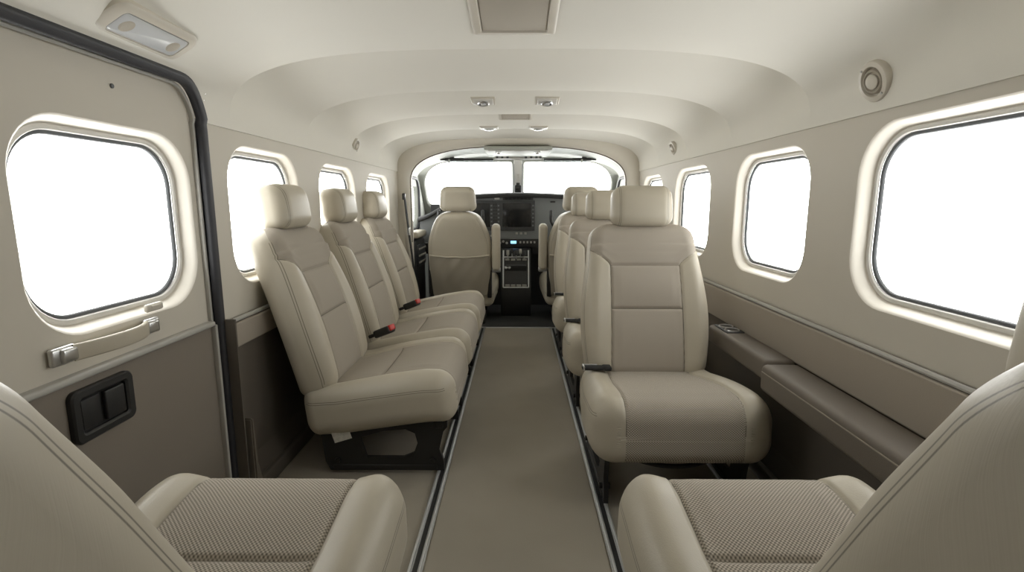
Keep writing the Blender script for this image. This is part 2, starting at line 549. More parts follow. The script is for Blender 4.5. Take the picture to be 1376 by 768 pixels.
# ---- back wall closing the cabin behind the viewer
V = [(-W, Y_AFT, 0), (W, Y_AFT, 0)]
pts = [(-W - .01, Y_AFT, -.01), (W + .01, Y_AFT, -.01), (W + .01, Y_AFT, ZW)] + [tuple(sec(1 - i / 40)[0] + sec(1 - i / 40)[1] * .05 + Vector((0, Y_AFT, 0))) for i in range(41)] + [(-W - .01, Y_AFT, ZW)]
tag(obj_from('wall_back', pts, [tuple(range(len(pts)))], M['wall'], None, False), kind='structure')

# ---- trims: seam bead between wall and headliner, belt-line bead
def bead(name, pts, r, m, ups=(1, 0, 0)):
    b = MB(); b.tube(pts, r, 8, ups); o = b.build(name, m); tag(o, kind='structure'); return o
bead('trim_1', [(W - .013, Y_AFT, BELT - .002), (W - .013, Y_ARCH, BELT - .002)], .0065, M['bead'])
bead('trim_2', [(-W + .013, DY1 + .03, BELT - .002), (-W + .013, Y_ARCH, BELT - .002)], .0065, M['bead'])
# right sidewall upholstery above the ledge
b = MB(); b.box((.014, 4.2, .118), (W - .017, 1.42, BELT - .068), .005); tag(b.build('sidewall_panel', M['cloth']), 'taupe cloth panel along the right wall below the windows', 'wall panel')
b = MB(); b.box((.014, 2.12, .07), (-W + .017, 2.46, BELT - .045), .005); tag(b.build('sidewall_panel', M['cloth']), 'taupe cloth strip along the left wall behind the bench seats', 'wall panel')
b = MB(); b.box((.02, 4.2, .05), (W - .036, 1.42, .026), .006); tag(b.build('baseboard_right', M['lowwall']), kind='structure')
b = MB(); b.box((.02, 2.12, .05), (-W + .036, 2.46, .026), .006); tag(b.build('baseboard_left', M['lowwall']), kind='structure')

for nm, yj in (('trim_4', DY1), ('trim_5', DY0)):
    yy = yj + (.002 if yj > 1 else -.002)
    b = MB(); b.box((.072, .006, ZW - BELT + .02), (-W - .0385, yy, (ZW + BELT) / 2 - .012)); b.box((.100, .006, BELT + .012), (-W - .013, yy, BELT / 2 + .002))
    tag(b.build(nm, M['lowwall'], None), kind='structure')
# ------------------------------------------------------------------ cabin door (left)
def door():
    off = .02
    V, F, MI = [], [], []
    w = DOORW
    a, bb = (w[1] - w[0]) / 2 + WIN_M, (w[3] - w[2]) / 2 + WIN_M
    vs, fs = holed_rect(DY0 - .02, DY1 + .02, BELT, ZW, (w[0] + w[1]) / 2, (w[2] + w[3]) / 2, rr_loop(a, bb, w[4] + WIN_M * .8))
    V += [(-W - off, y, z) for y, z in vs]; F += fs; MI += [0] * len(fs)
    # upper curved part
    o = len(V); ys = [DY0 - .02 + (DY1 + .04 - DY0) * i / 12 for i in range(13)]
    ss = [ZW + (S_TOP + .03 - ZW) * j / 12 for j in range(13)]
    for y in ys:
        for s in ss:
            p, n = sec((s - ZW) / ARCL); q = p + n * off
            if s == ZW: q = Vector((-W - off, 0, ZW - .004))
            V.append((q.x, y, q.z))
    k = len(F); F += grid_faces(13, 13, o); MI += [0] * (len(F) - k)
    d = obj_from('door_1', V, F, [M['wall']], None, True, MI)
    d.data.set_sharp_from_angle(angle=math.radians(30))
    tag(d, kind='structure')
    # lower panel
    b = MB(); b.box((.022, DY1 - DY0 + .02, BELT - .005), (-W - off - .004, (DY0 + DY1) / 2, BELT / 2), .004); b.build('lower_panel', M['door_low'], d)
    b = MB(); b.box((.024, DY1 - DY0 - .03, .014), (-W - off + .008, (DY0 + DY1) / 2 - .012, BELT + .004), .005); b.build('belt_trim', M['bead'], d)
    b = MB(); b.box((.016, .010, BELT), (-W - off + .012, DY1 - .024, BELT / 2), .003); b.build('edge_strip', M['bead'], d)
    make_window(-1, DOORW, W + off, d)
    # pressed moulding line near the top
    # rubber seal
    path, ups = [], []
    def add(y, s):
        path.append(shell_left(y, s, .004))
        if s <= ZW: ups.append(Vector((1, 0, 0)))
        else: ups.append(-sec((s - ZW) / ARCL)[1])
    yy, R = DY1 - .004, RC
    for i in range(24): add(yy, .012 + (S_TOP - R - .012) * i / 23)
    for k in range(1, 14):
        a = PI / 2 * k / 13; add(yy - R + R * math.cos(a), S_TOP - R + R * math.sin(a))
    for i in range(1, 30): add(yy - R - (yy - R - DY0 - R) * i / 29, S_TOP)
    for k in range(1, 14):
        a = PI / 2 * k / 13; add(DY0 + .004 + R - R * math.sin(a), S_TOP - R + R * math.cos(a))
    for i in range(24): add(DY0 + .004, S_TOP - R - (S_TOP - R - .012) * i / 23)
    b = MB(); b.sweep(path, rrsec(.0135, .012, .0085), ups=ups); b.build('rubber_seal', M['rubber'], d)
    # light edge strip just inside the seal
    path2, ups2 = [], []
    for p, u in zip(path, ups):
        c = Vector((-.8, (DY0 + DY1) / 2, .6)); v = (c - p); v.x = 0
        # inward along the surface
        path2.append(p); ups2.append(u)
    inner = []
    n = len(path)
    for i in range(n):
        t = (path[min(i + 1, n - 1)] - path[max(i - 1, 0)]).normalized()
        s = ups[i].cross(t).normalized()
        inner.append(path[i] + s * .020 - ups[i] * .012)
    b = MB(); b.sweep(inner, rrsec(.004, .006, .002), ups=ups2); b.build('edge_moulding', M['bead'], d)
    # grab handle
    hx = -W - off
    h = link(bpy.data.objects.new('grab_handle', None), d)
    y0, y1, hz = .865, 1.145, .603
    pth = catmull([(hx + .014, y0 + .045, hz), (hx + .030, y0 + .09, hz + .001), (hx + .040, (y0 + y1) / 2, hz + .002), (hx + .032, y1 - .085, hz + .001), (hx + .014, y1 - .045, hz)], 10)
    b = MB(); b.sweep(pth, rrsec(.016, .005, .004), ups=(1, 0, 0)); b.build('strap', M['leather'], h)
    for y, s in ((y0 + .028, 1), (y1 - .022, -1)):
        b = MB(); b.box((.012, .052 if s > 0 else .044, .034), (hx + .008, y, hz), .005)
        b.box((.012, .034, .027), (hx + .015, y + s * .006, hz), .005)
        b.build('end_cap', M['chrome'], h)
    # inside latch
    l = link(bpy.data.objects.new('door_latch', None), d)
    ly, lz = .962, .478
    x0 = hx + .0075
    b = MB()
    lp_o = rr_loop(.076, .052, .016); lp_i = rr_loop(.056, .034, .006)
    rings = [(lp_o, 0), (lp_o, .009), (rr_loop(.073, .049, .014), .0125), (rr_loop(.060, .038, .008), .0125), (lp_i, .009), (lp_i, .0015)]
    V, F = [], []
    for lp, o in rings: V += [(x0 + o, ly + y, lz + z) for y, z in lp]
    k = len(lp_o)
    for i in range(len(rings) - 1):
        for q in range(k): F.append((i * k + q, i * k + (q + 1) % k, (i + 1) * k + (q + 1) % k, (i + 1) * k + q))
    F.append(tuple(range((len(rings) - 1) * k, len(rings) * k)))
    o = obj_from('surround', V, F, M['black'], l); o.data.set_sharp_from_angle(angle=math.radians(35))
    b = MB(); b.box((.010, .050, .060), (x0 + .006, ly + .026, lz), .003); b.build('paddle', M['black'], l)
    b = MB(); b.box((.004, .044, .058), (x0 + .003, ly - .028, lz), .001); b.build('finger_well', M['black'], l)
    # screws, ash-tray style tab
    for (y, z, r) in ((1.10, 1.115, .005), (.838, 1.118, .006), (.70, 1.1, .005)):
        p, n = sec((z - ZW) / ARCL) if z > ZW else (Vector((-W, 0, z)), Vector((-1, 0, 0)))
        p = p + n * off; p.y = y
        b = MB(); b.cyl(r, p + n * .004, p - n * .003, 14, bev=.001); b.build('screw', M['gasket'], d)
    b = MB(); b.box((.012, .052, .018), (hx + .006, 1.14, .643), .005); b.box((.003, .030, .006), (hx + .012, 1.14, .645), .001)
    b.build('shade_tab', M['fixture'], d)
door()

b = MB(); b.prism([(1.392, .26), (1.404, .26), (1.412, .12), (1.432, .05), (1.475, .003), (1.392, .003)], -.797, -.770, Matrix(((0, 0, 1, 0), (1, 0, 0, 0), (0, 1, 0, 0), (0, 0, 0, 1))), r=.004)
tag(b.build('trim_6', M['ledge']), kind='structure')
# ------------------------------------------------------------------ arch between cabin and cockpit
def arch():
    pts_o, pts_i = [], []
    n = 60
    Wi, Zi, Ti = .745, 1.0, 1.255
    def outer(u):
        return sec(u)[0]
    def inner(u):
        a = PI - PI * u
        c, s = math.cos(a), math.sin(a)
        return Vector((Wi * math.copysign(abs(c) ** (2 / 2.7), c), 0, Zi + (Ti - Zi) * abs(s) ** (2 / 2.7)))
    us = []
    for i in range(n + 1): us.append(i / n)
    # smooth parameter for the inner curve
    def ipt(u): 
        # arc-length-like reparametrisation
        fine = [inner(k / 400) for k in range(401)]
        return fine
    fine = [inner(k / 600) for k in range(601)]
    acc = [0.]
    for a, b in zip(fine, fine[1:]): acc.append(acc[-1] + (b - a).length)
    def iarc(u):
        d = u * acc[-1]; k = 0
        for k in range(600):
            if acc[k + 1] >= d: break
        f = (d - acc[k]) / max(1e-9, acc[k + 1] - acc[k]); return fine[k].lerp(fine[k + 1], f)
    O = [Vector((-W + .0, 0, z)) for z in (0, .25, .5, .75, .95)] + [outer(u) for u in us] + [Vector((W, 0, z)) for z in (.95, .75, .5, .25, 0)]
    I = [Vector((-Wi, 0, z)) for z in (0, .2, .4, .6, .8)] + [iarc(u) for u in us] + [Vector((Wi, 0, z)) for z in (.8, .6, .4, .2, 0)]
    rings = [(-.03, 3.533), (.12, 3.533), (.45, 3.540), (.75, 3.552), (.92, 3.570), (1.0, 3.595), (1.0, 3.66), (.80, 3.68), (-.05, 3.68)]
    V, F = [], []
    for f, y in rings:
        for o, i in zip(O, I):
            q = o.lerp(i, f); V.append((q.x, y, q.z))
    F = grid_faces(len(rings), len(O))
    o = tag(obj_from('trim_3', V, F, M['wall']), kind='structure')
    b = MB(); pth = [Vector((q.x, 3.600, q.z)) for q in I[3:-3]]
    b.tube(pth, .006, 8, (0, 1, 0)); b.build('edge_bead', M['ledge'], o)
arch()

# ------------------------------------------------------------------ cockpit shell
def cockpit():
    y0, y1 = 3.66, 4.16
    Wc = .815
    # side walls with a window each
    for sg, nm in ((-1, 'wall_cockpit_left'), (1, 'wall_cockpit_right')):
        w = (3.78, 4.20, .70, 1.03, .09)
        a, b = (w[1] - w[0]) / 2 + WIN_M * .6, (w[3] - w[2]) / 2 + WIN_M * .6
        lp = rr_loop(a, b, .12)
        vs, fs = holed_rect(y0 - .02, 4.62, -.01, 1.10, (w[0] + w[1]) / 2, (w[2] + w[3]) / 2, lp)
        V = [(sg * Wc, y, z) for y, z in vs]
        tag(obj_from(nm, V, fs if sg < 0 else [f[::-1] for f in fs], M['cockpit'], None, False), kind='structure')
        win_no[0] += 1
        cy, cz = (w[0] + w[1]) / 2, (w[2] + w[3]) / 2
        V, F = [], []
        prof = [(a, b, 0), (a - .010, b - .010, .008), (a - .022, b - .022, .030)]
        for aa, b2, o in prof: V += [(sg * (Wc + o), cy + y, cz + z) for y, z in rr_loop(aa, b2, .12)]
        k = len(lp)
        for i in range(2):
            for q in range(k):
                f = (i * k + q, i * k + (q + 1) % k, (i + 1) * k + (q + 1) % k, (i + 1) * k + q)
                F.append(f if sg < 0 else f[::-1])
        win = tag(obj_from('window_%d' % win_no[0], V, F, M['cockpit']), kind='structure')
        bb = MB(); bb.tube([(sg * (Wc - .006), cy + y, cz + z) for y, z in rr_loop(a + .012, b + .012, .13)], .011, 8, (1, 0, 0), closed=True); bb.build('rubber_seal', M['rubber'], win)
        lp2 = rr_loop(a - .02, b - .02, .12)
        V = [(sg * (Wc + .028), cy + y, cz + z) for y, z in lp2] + [(sg * (Wc + .031), cy + y, cz + z) for y, z in lp2]
        obj_from('pane', V, [tuple(range(k)), tuple(range(2 * k - 1, k - 1, -1))], M['glass'], win, False)
        portal((sg * (Wc + .06), cy, cz), (0, sg * PI / 2, 0), .36, .56)
    # roof
    V, F = [], []
    ny, nx = 10, 60
    for i in range(ny + 1):
        y = y0 - .02 + (y1 + .03 - y0) * i / ny
        top = 1.275 - .045 * i / ny
        for j in range(nx + 1):
            a = PI - PI * j / nx; c, s = math.cos(a), math.sin(a)
            V.append((Wc * math.copysign(abs(c) ** (2 / 3), c), y, 1.0 + (top - 1.0) * abs(s) ** (2 / 3)))
    tag(obj_from('ceiling_cockpit', V, grid_faces(ny + 1, nx + 1), M['cockpit']), kind='structure')
    # windscreen wall, leaning back
    def wp(x, v, d=0.):   # v = 0 bottom .. along the slope
        yb, zb, yt, zt = 4.55, .77, 4.15, 1.235
        L = math.hypot(yt - yb, zt - zb); ey, ez = (yt - yb) / L, (zt - zb) / L
        nyy, nzz = -ez, ey   # toward the cabin
        return (x, yb + ey * v + nyy * d, zb + ez * v + nzz * d)
    L = math.hypot(.40, .465)
    for sg in (-1, 1):
        x0, x1 = (.04, .785) if sg > 0 else (-.785, -.04)
        v0, v1 = .045, L - .052
        cx, cv = (x0 + x1) / 2, (v0 + v1) / 2
        rad = [.26, .03, .05, .10] if sg > 0 else [.03, .26, .10, .05]
        lp = rr_loop((x1 - x0) / 2, (v1 - v0) / 2, rad, 12, 8)
        rx0, rx1 = (0, .84) if sg > 0 else (-.84, 0)
        vs, fs = holed_rect(rx0, rx1, 0, L + .03, cx, cv, lp)
        V = [wp(x, v) for x, v in vs]
        tag(obj_from('wall_front_%s' % ('right' if sg > 0 else 'left'), V, fs, M['cockpit'], None, False), kind='structure')
        win_no[0] += 1
        V, F = [], []
        prof = [(0, 0), (-.006, -.004), (-.012, -.03)]
        for m, d in prof: V += [wp(cx + x, cv + v, d) for x, v in rr_loop((x1 - x0) / 2 + m, (v1 - v0) / 2 + m, rad, 12, 8)]
        k = len(lp)
        for i in range(2):
            for q in range(k): F.append((i * k + q, i * k + (q + 1) % k, (i + 1) * k + (q + 1) % k, (i + 1) * k + q))
        win = tag(obj_from('window_%d' % win_no[0], V, F, M['cockpit']), kind='structure')
        lp2 = rr_loop((x1 - x0) / 2 - .010, (v1 - v0) / 2 - .010, rad, 12, 8)
        V = [wp(cx + x, cv + v, -.026) for x, v in lp2] + [wp(cx + x, cv + v, -.030) for x, v in lp2]
        obj_from('pane', V, [tuple(range(k)), tuple(range(2 * k - 1, k - 1, -1))], M['glass'], win, False)
        p = wp(cx, cv, -.08)
        # area light points along local -Z, toward the cabin
        ang = math.atan2(.465, .40)
        portal(p, (PI / 2 - (PI / 2 - ang) , 0, 0), .80, .46)
        for o in (SC.objects[-1],):
            pass
    # below the windscreen: nose bulkhead and shelf under the glareshield
    V = [(-.84, 4.62, -.01), (.84, 4.62, -.01), (.84, 4.62, .775), (-.84, 4.62, .775), (-.84, 4.54, .775), (.84, 4.54, .775)]
    tag(obj_from('wall_front_lower', V, [(0, 1, 2, 3), (3, 2, 5, 4)], M['glare'], None, False), kind='structure')
    b = MB(); b.box((1.46, .012, .86), (0, 4.335, .43)); tag(b.build('wall_front_light_baffle', M['glare']), kind='structure')  # added dark board, blocks windscreen light falling behind the panel
    return wp, L
wp, WL = cockpit()

# fix portal orientation for the windscreen: aim at the cabin
for o in bpy.data.objects:
    if o.name.startswith('daylight_portal') and o.location.y > 4.2:
        d = Vector((0, -.75, -.66))
        o.rotation_euler = d.to_track_quat('-Z', 'Y').to_euler()

# ------------------------------------------------------------------ cushions
def ring_rr(hw, ht, r, nf, nc, ns, nb):
    r = min(r, hw * .98, ht * .98)
    pts = []
    # front face, +w, from -x to +x
    for i in range(nf): 
        pts.append((-(hw - r) + 2 * (hw - r) * i / nf, ht))
    for k in range(nc):
        a = PI / 2 - PI / 2 * k / nc; pts.append((hw - r + r * math.cos(a), ht - r + r * math.sin(a)))
    for i in range(ns): pts.append((hw, (ht - r) - 2 * (ht - r) * i / ns))
    for k in range(nc):
        a = -PI / 2 * k / nc; pts.append((hw - r + r * math.cos(a), -(ht - r) + r * math.sin(a)))
    for i in range(nb): pts.append((hw - r - 2 * (hw - r) * i / nb, -ht))
    for k in range(nc):
        a = -PI / 2 - PI / 2 * k / nc; pts.append((-(hw - r) + r * math.cos(a), -(ht - r) + r * math.sin(a)))
    for i in range(ns): pts.append((-hw, -(ht - r) + 2 * (ht - r) * i / ns))
    for k in range(nc):
        a = PI - PI / 2 * k / nc; pts.append((-(hw - r) + r * math.cos(a), (ht - r) + r * math.sin(a)))
    return pts

def pillow(hw, H, T, r, re, nv, detail, Mx, nf=100, nc=9, ns=9, nb=24, ne=9):
    """lofted cushion. hw(v) half width at height l; detail(x,l,w,ff,hw) -> (dx,dl,dw,ins,seam). Mx maps (x,l,w) to the seat.
    returns verts, faces, ins, seam, uv"""
    ht = T / 2 if not callable(T) else None
    rings = []
    def thick(l): return (T(l) if callable(T) else T) / 2
    for j in range(ne + 1):
        ph = PI / 2 * j / ne; rings.append((re * (1 - math.cos(ph)), re * (1 - math.sin(ph))))
    for i in range(1, nv): rings.append((re + (H - 2 * re) * i / nv, 0.))
    for j in range(ne + 1):
        ph = PI / 2 - PI / 2 * j / ne; rings.append((H - re * (1 - math.cos(ph)), re * (1 - math.sin(ph))))
    V, ins, seam, uv, edge = [], [], [], [], []
    n = None
    def put(x, l, w, inset):
        h = hw(l); t = thick(l)
        ff = sstep(.15, .8, w / max(.006, t - inset))
        d = detail(x, l, w, ff, h, t)
        V.append(Mx @ Vector((x + d[0], l + d[1], w + d[2]))); ins.append(d[3]); seam.append(d[4]); edge.append(d[5] if len(d) > 5 else 1.)
        uv.append((x, l + (t - w) if l > H - re else l + (t - w) * (1 - ff)))
        return len(V) - 1
    for l, inset in rings:
        pts = ring_rr(max(.004, hw(l) - inset), max(.004, thick(l) - inset), max(.003, r - inset), nf, nc, ns, nb)
        n = len(pts)
        for x, w in pts: put(x, l, w, inset)
    F = []
    R = len(rings)
    for i in range(R - 1):
        for k in range(n): F.append((i * n + k, i * n + (k + 1) % n, (i + 1) * n + (k + 1) % n, (i + 1) * n + k))
    # end caps
    for base, rev, (l, inset) in ((0, False, rings[0]), ((R - 1) * n, True, rings[-1])):
        pts = ring_rr(max(.004, hw(l) - inset), max(.004, thick(l) - inset), max(.003, r - inset), nf, nc, ns, nb)
        prev = list(range(base, base + n))
        def capv(x, w): return put(x, l, w, inset)
        for sc in (.6, .2):
            cur = [capv(x if abs(x) < hw(l) * .93 else x * (.93 + .07 * sc), w * sc) for x, w in pts]
            for k in range(n):
                q = (prev[k], prev[(k + 1) % n], cur[(k + 1) % n], cur[k])
                F.append(q[::-1] if not rev else q)
            prev = cur
        F.append(tuple(prev) if rev else tuple(prev[::-1]))
    return V, F, ins, seam, uv, edge

def pillow_mesh(name, data, m):
    V, F, ins, seam, uv, edge = data
    me = bpy.data.meshes.new(name)
    me.from_pydata([tuple(v) for v in V], [], F)
    me.materials.append(m)
    me.polygons.foreach_set('use_smooth', [True] * len(me.polygons))
    a = me.attributes.new('ins', 'FLOAT', 'POINT'); a.data.foreach_set('value', ins)
    a = me.attributes.new('seam', 'FLOAT', 'POINT'); a.data.foreach_set('value', seam)
    a = me.attributes.new('edge', 'FLOAT', 'POINT'); a.data.foreach_set('value', edge)
    ul = me.uv_layers.new(name='UVMap')
    buf = []
    for lp in me.loops: buf += [uv[lp.vertex_index][0], uv[lp.vertex_index][1]]
    ul.data.foreach_set('uv', buf)
    me.update()
    bm = bmesh.new(); bm.from_mesh(me); bmesh.ops.recalc_face_normals(bm, faces=bm.faces); bm.to_mesh(me); bm.free()
    return me

def groove(d, w=.0045, depth=.006): return -depth * math.exp(-(d / w) ** 2)

# --- backrest: l up, w forward (local +Y)
BH = .572
def back_hw(l):
    v = l / BH
    base = .208 + .020 * math.sin(PI * min(1, v / .75)) if v < .375 else .228 - .036 * sstep(.375, 1.0, v)
    # round shoulders
    R = .07
    d = l - (BH - R)
    if d > 0: base -= R * (1 - math.sqrt(max(0, 1 - (d / R) ** 2))) * .55
    # tuck in at the foot
    if l < .05: base -= .02 * (1 - l / .05) ** 2
    return base
def ins_half(l):
    v = l / BH
    lo = .122 + .006 * (1 - v)
    hi = .30
    t = sstep(.70, .845, v)
    # flared shoulders of the cloth insert
    return lo + (.080 * t if v < .845 else .080 + (v - .845) * 3.0)
def back_detail(x, l, w, ff, h, t):
    v = l / BH
    ax = abs(x)
    ih = ins_half(l)
    slope = (ins_half(l + .004) - ins_half(l - .004)) / .008
    sd = (ih - ax) / math.sqrt(1 + slope * slope)
    sd = min(sd, .4)
    s1 = abs(l - .71 * BH) if ax < ih else 1
    s2 = abs(l - .435 * BH) if ax < ih else 1
    sm = min(abs(sd), s1, s2)
    dw = 0.
    # side bolsters stand proud, the insert panels puff between the seams
    dw += .016 * math.exp(-((ax - .185) / .050) ** 2) * sstep(0, .12, v) * (1 - .75 * sstep(.72, .95, v))
    for a, b in ((.0, .435), (.435, .71), (.71, 1.0)):
        if a <= v < b: dw += .007 * math.sin(PI * (v - a) / (b - a)) * sstep(0, .04, sd)
    dw += groove(sm) * 1.0
    dw *= ff
    # lumbar curve and the rearward roll of the top
    bend = .016 * math.sin(PI * min(1, v / .8)) - .018 * sstep(.78, 1.05, v)
    front = ff > .5
    ins = sd if front else -1.
    seam = sm if front else 1.
    edge = w - (t - .026) if abs(x) > h - .012 and w > -t * .97 and l < BH - .05 else 1.
    return (0, 0, dw + bend, ins, seam, edge)
def side_groove(x, l, w, t): return 0

# --- seat cushion: l from back to front (local +Y), w up
CH = .50
def cush_hw(l):
    v = l / CH
    b = .232 + .026 * sstep(0, .7, v)
    R = .09; d = l - (CH - R)
    if d > 0: b -= R * (1 - math.sqrt(max(0, 1 - (d / R) ** 2))) * .35
    if l < .05: b -= .02 * (1 - l / .05) ** 2
    return b
def make_cush_detail(cross, ihalf=.150):
    def f(x, l, w, ff, h, t):
        v = l / CH; ax = abs(x)
        ih = ihalf + .022 * sstep(.1, .65, v)
        sd = ih - ax
        s1 = abs(l - cross * CH) if (cross and ax < ih) else 1.
        sm = min(abs(sd), s1)
        dw = .014 * math.exp(-((ax - .205) / .05) ** 2)
        if cross:
            for a, b in ((0, cross), (cross, 1.0)):
                if a <= v < b: dw += .009 * math.sin(PI * (v - a) / (b - a)) * sstep(0, .05, sd)
        else:
            dw += .006 * math.sin(PI * v) * sstep(0, .05, sd)
        dw += groove(sm)
        dw *= ff
        # thigh roll and fall toward the back
        bend = .020 * math.sin(PI * min(1, max(0, (v - .25) / .75)) * .62) - .012 * sstep(.8, 1.05, v)
        front = ff > .5
        ins, seam = (sd if front else -1.), (sm if front else 1.)
        # the front face carries the insert down to the lower edge
        if v > .90:
            ins = sd; seam = abs(sd)
        edge = w - (t - .040) if ax > h - .012 and w > -t * .97 else 1.
        return (0, 0, dw + bend, ins, seam, edge)
    return f

def frame_mat(org, ang):
    """(x,l,w): l tilted by ang from vertical toward -Y, w forward"""
    c, s = math.cos(ang), math.sin(ang)
    ex, el, ew = Vector((1, 0, 0)), Vector((0, -s, c)), Vector((0, c, s))
    m = Matrix((ex, el, ew)).transposed().to_4x4(); m.translation = org; return m

LEAN = math.radians(16.5)
M_BACK = frame_mat(Vector((0, -.185, .235)), LEAN)
ctilt = math.radians(6)
cex, cel, cew = Vector((1, 0, 0)), Vector((0, math.cos(ctilt), math.sin(ctilt))), Vector((0, -math.sin(ctilt), math.cos(ctilt)))
M_CUSH = Matrix((cex, cel, cew)).transposed().to_4x4(); M_CUSH.translation = Vector((0, -.232, .186))

M_BACK_N = frame_mat(Vector((0, -.160, .272)), math.radians(29))
BHN = .624
def back_hw_near(l):
    b = .205 + .012 * sstep(0, .3, l)
    R = .05; d = l - (BHN - R)
    if d > 0: b -= R * (1 - math.sqrt(max(0, 1 - (d / R) ** 2))) * .6
    return b
def back_detail_near(x, l, w, ff, h, t):
    ax = abs(x); v = l / BHN
    se = 1.
    edge = 1.
    if ax > h - .012 and abs(w) < t * .97: edge = (w - (t - .022)) if w > -.02 else (w + (t - .032))
    if -.03 < w < -.01: edge = 1. if False else edge
    if v > .95: se = 1
    sd = .125 - ax
    if v > .8: sd -= (v - .8) * .5
    ins = sd if (ff > .5 and v < .86) else -1.
    dw = (.010 * math.exp(-((ax - .16) / .05) ** 2) * (1 - sstep(.7, .9, v)) - .035 * sstep(.86, 1.05, v)) * ff
    return (0, 0, dw, ins, min(se, abs(sd) if ff > .5 and v < .86 else 1.), edge)
M_CUSH_N = M_CUSH @ Matrix.Scale(.87, 4, (1, 0, 0)); M_CUSH_N.translation = Vector((.018, -.232, .247))
M_CUSH_N2 = M_CUSH_N.copy(); M_CUSH_N2.translation = Vector((-.014, -.232, .247))
ct = math.radians(4.5)
M_CUSH_B = Matrix((Vector((1, 0, 0)), Vector((0, math.cos(ct), math.sin(ct))), Vector((0, -math.sin(ct), math.cos(ct))))).transposed().to_4x4(); M_CUSH_B.translation = Vector((0, -.215, .182))
# headrest
HH = .150
def head_hw(l):
    v = l / HH
    return .118 - .010 * v - .004 * (1 - v) ** 2
def head_detail(x, l, w, ff, h, t):
    dw = (.010 * (1 - (x / .12) ** 2)) * ff - .006 * (1 - ff) * 0
    bend = -.010 * sstep(.5, 1.1, l / HH)
    ax = abs(x)
    seam = abs(ax - .088) if (w > -t * .9) else 1.
    return (0, 0, dw + bend + groove(seam, .003, .0022) * ff, -1., 1., (ax - .088) + .0024 if w > -t * .9 else 1.)
HT = math.radians(6)
M_HEAD = frame_mat(Vector((0, -.330, .775)), HT)

ME = {}
bk = pillow(back_hw, BH, .115, .050, .045, 130, back_detail, M_BACK, nf=110, ns=26)
ME['back_twill'] = pillow_mesh('backrest', bk, M['twill'])
ME['back_bench'] = pillow_mesh('backrest', bk, M['bench'])
ME['cush_plain'] = pillow_mesh('seat_cushion', pillow(cush_hw, CH, .175, .062, .050, 120, make_cush_detail(0, .140), M_CUSH_B, nf=110, ns=26), M['weave'])
ME['cush_cross'] = pillow_mesh('seat_cushion', pillow(cush_hw, CH, .155, .056, .050, 120, make_cush_detail(.57, .130), M_CUSH_N, nf=110, ns=26), M['weave'])
ME['cush_cross_right'] = pillow_mesh('seat_cushion', pillow(cush_hw, CH, .155, .056, .050, 120, make_cush_detail(.57, .130), M_CUSH_N2, nf=110, ns=26), M['weave'])
ME['cush_bench'] = pillow_mesh('seat_cushion', pillow(cush_hw, CH, .155, .056, .050, 120, make_cush_detail(.52, .145), M_CUSH, nf=110, ns=26), M['bench'])
ME['back_near'] = pillow_mesh('backrest', pillow(back_hw_near, BHN, .125, .045, .045, 150, back_detail_near, M_BACK_N, nf=110, ns=40), M['twill'])
ME['head_near_right'] = pillow_mesh('headrest', pillow(head_hw, HH, .105, .042, .040, 24, head_detail, frame_mat(Vector((0, -.334, .722)), math.radians(4)), nf=50, nb=40), M['bench'])
ME['head_near'] = pillow_mesh('headrest', pillow(head_hw, HH, .105, .042, .040, 24, head_detail, frame_mat(Vector((0, -.500, .830)), math.radians(14)), nf=50, nb=40), M['bench'])
ME['head'] = pillow_mesh('headrest', pillow(head_hw, HH, .105, .042, .040, 24, head_detail, M_HEAD, nf=50, nb=40), M['bench'])

def mesh_obj(name, me, parent):
    return link(bpy.data.objects.new(name, me), parent)

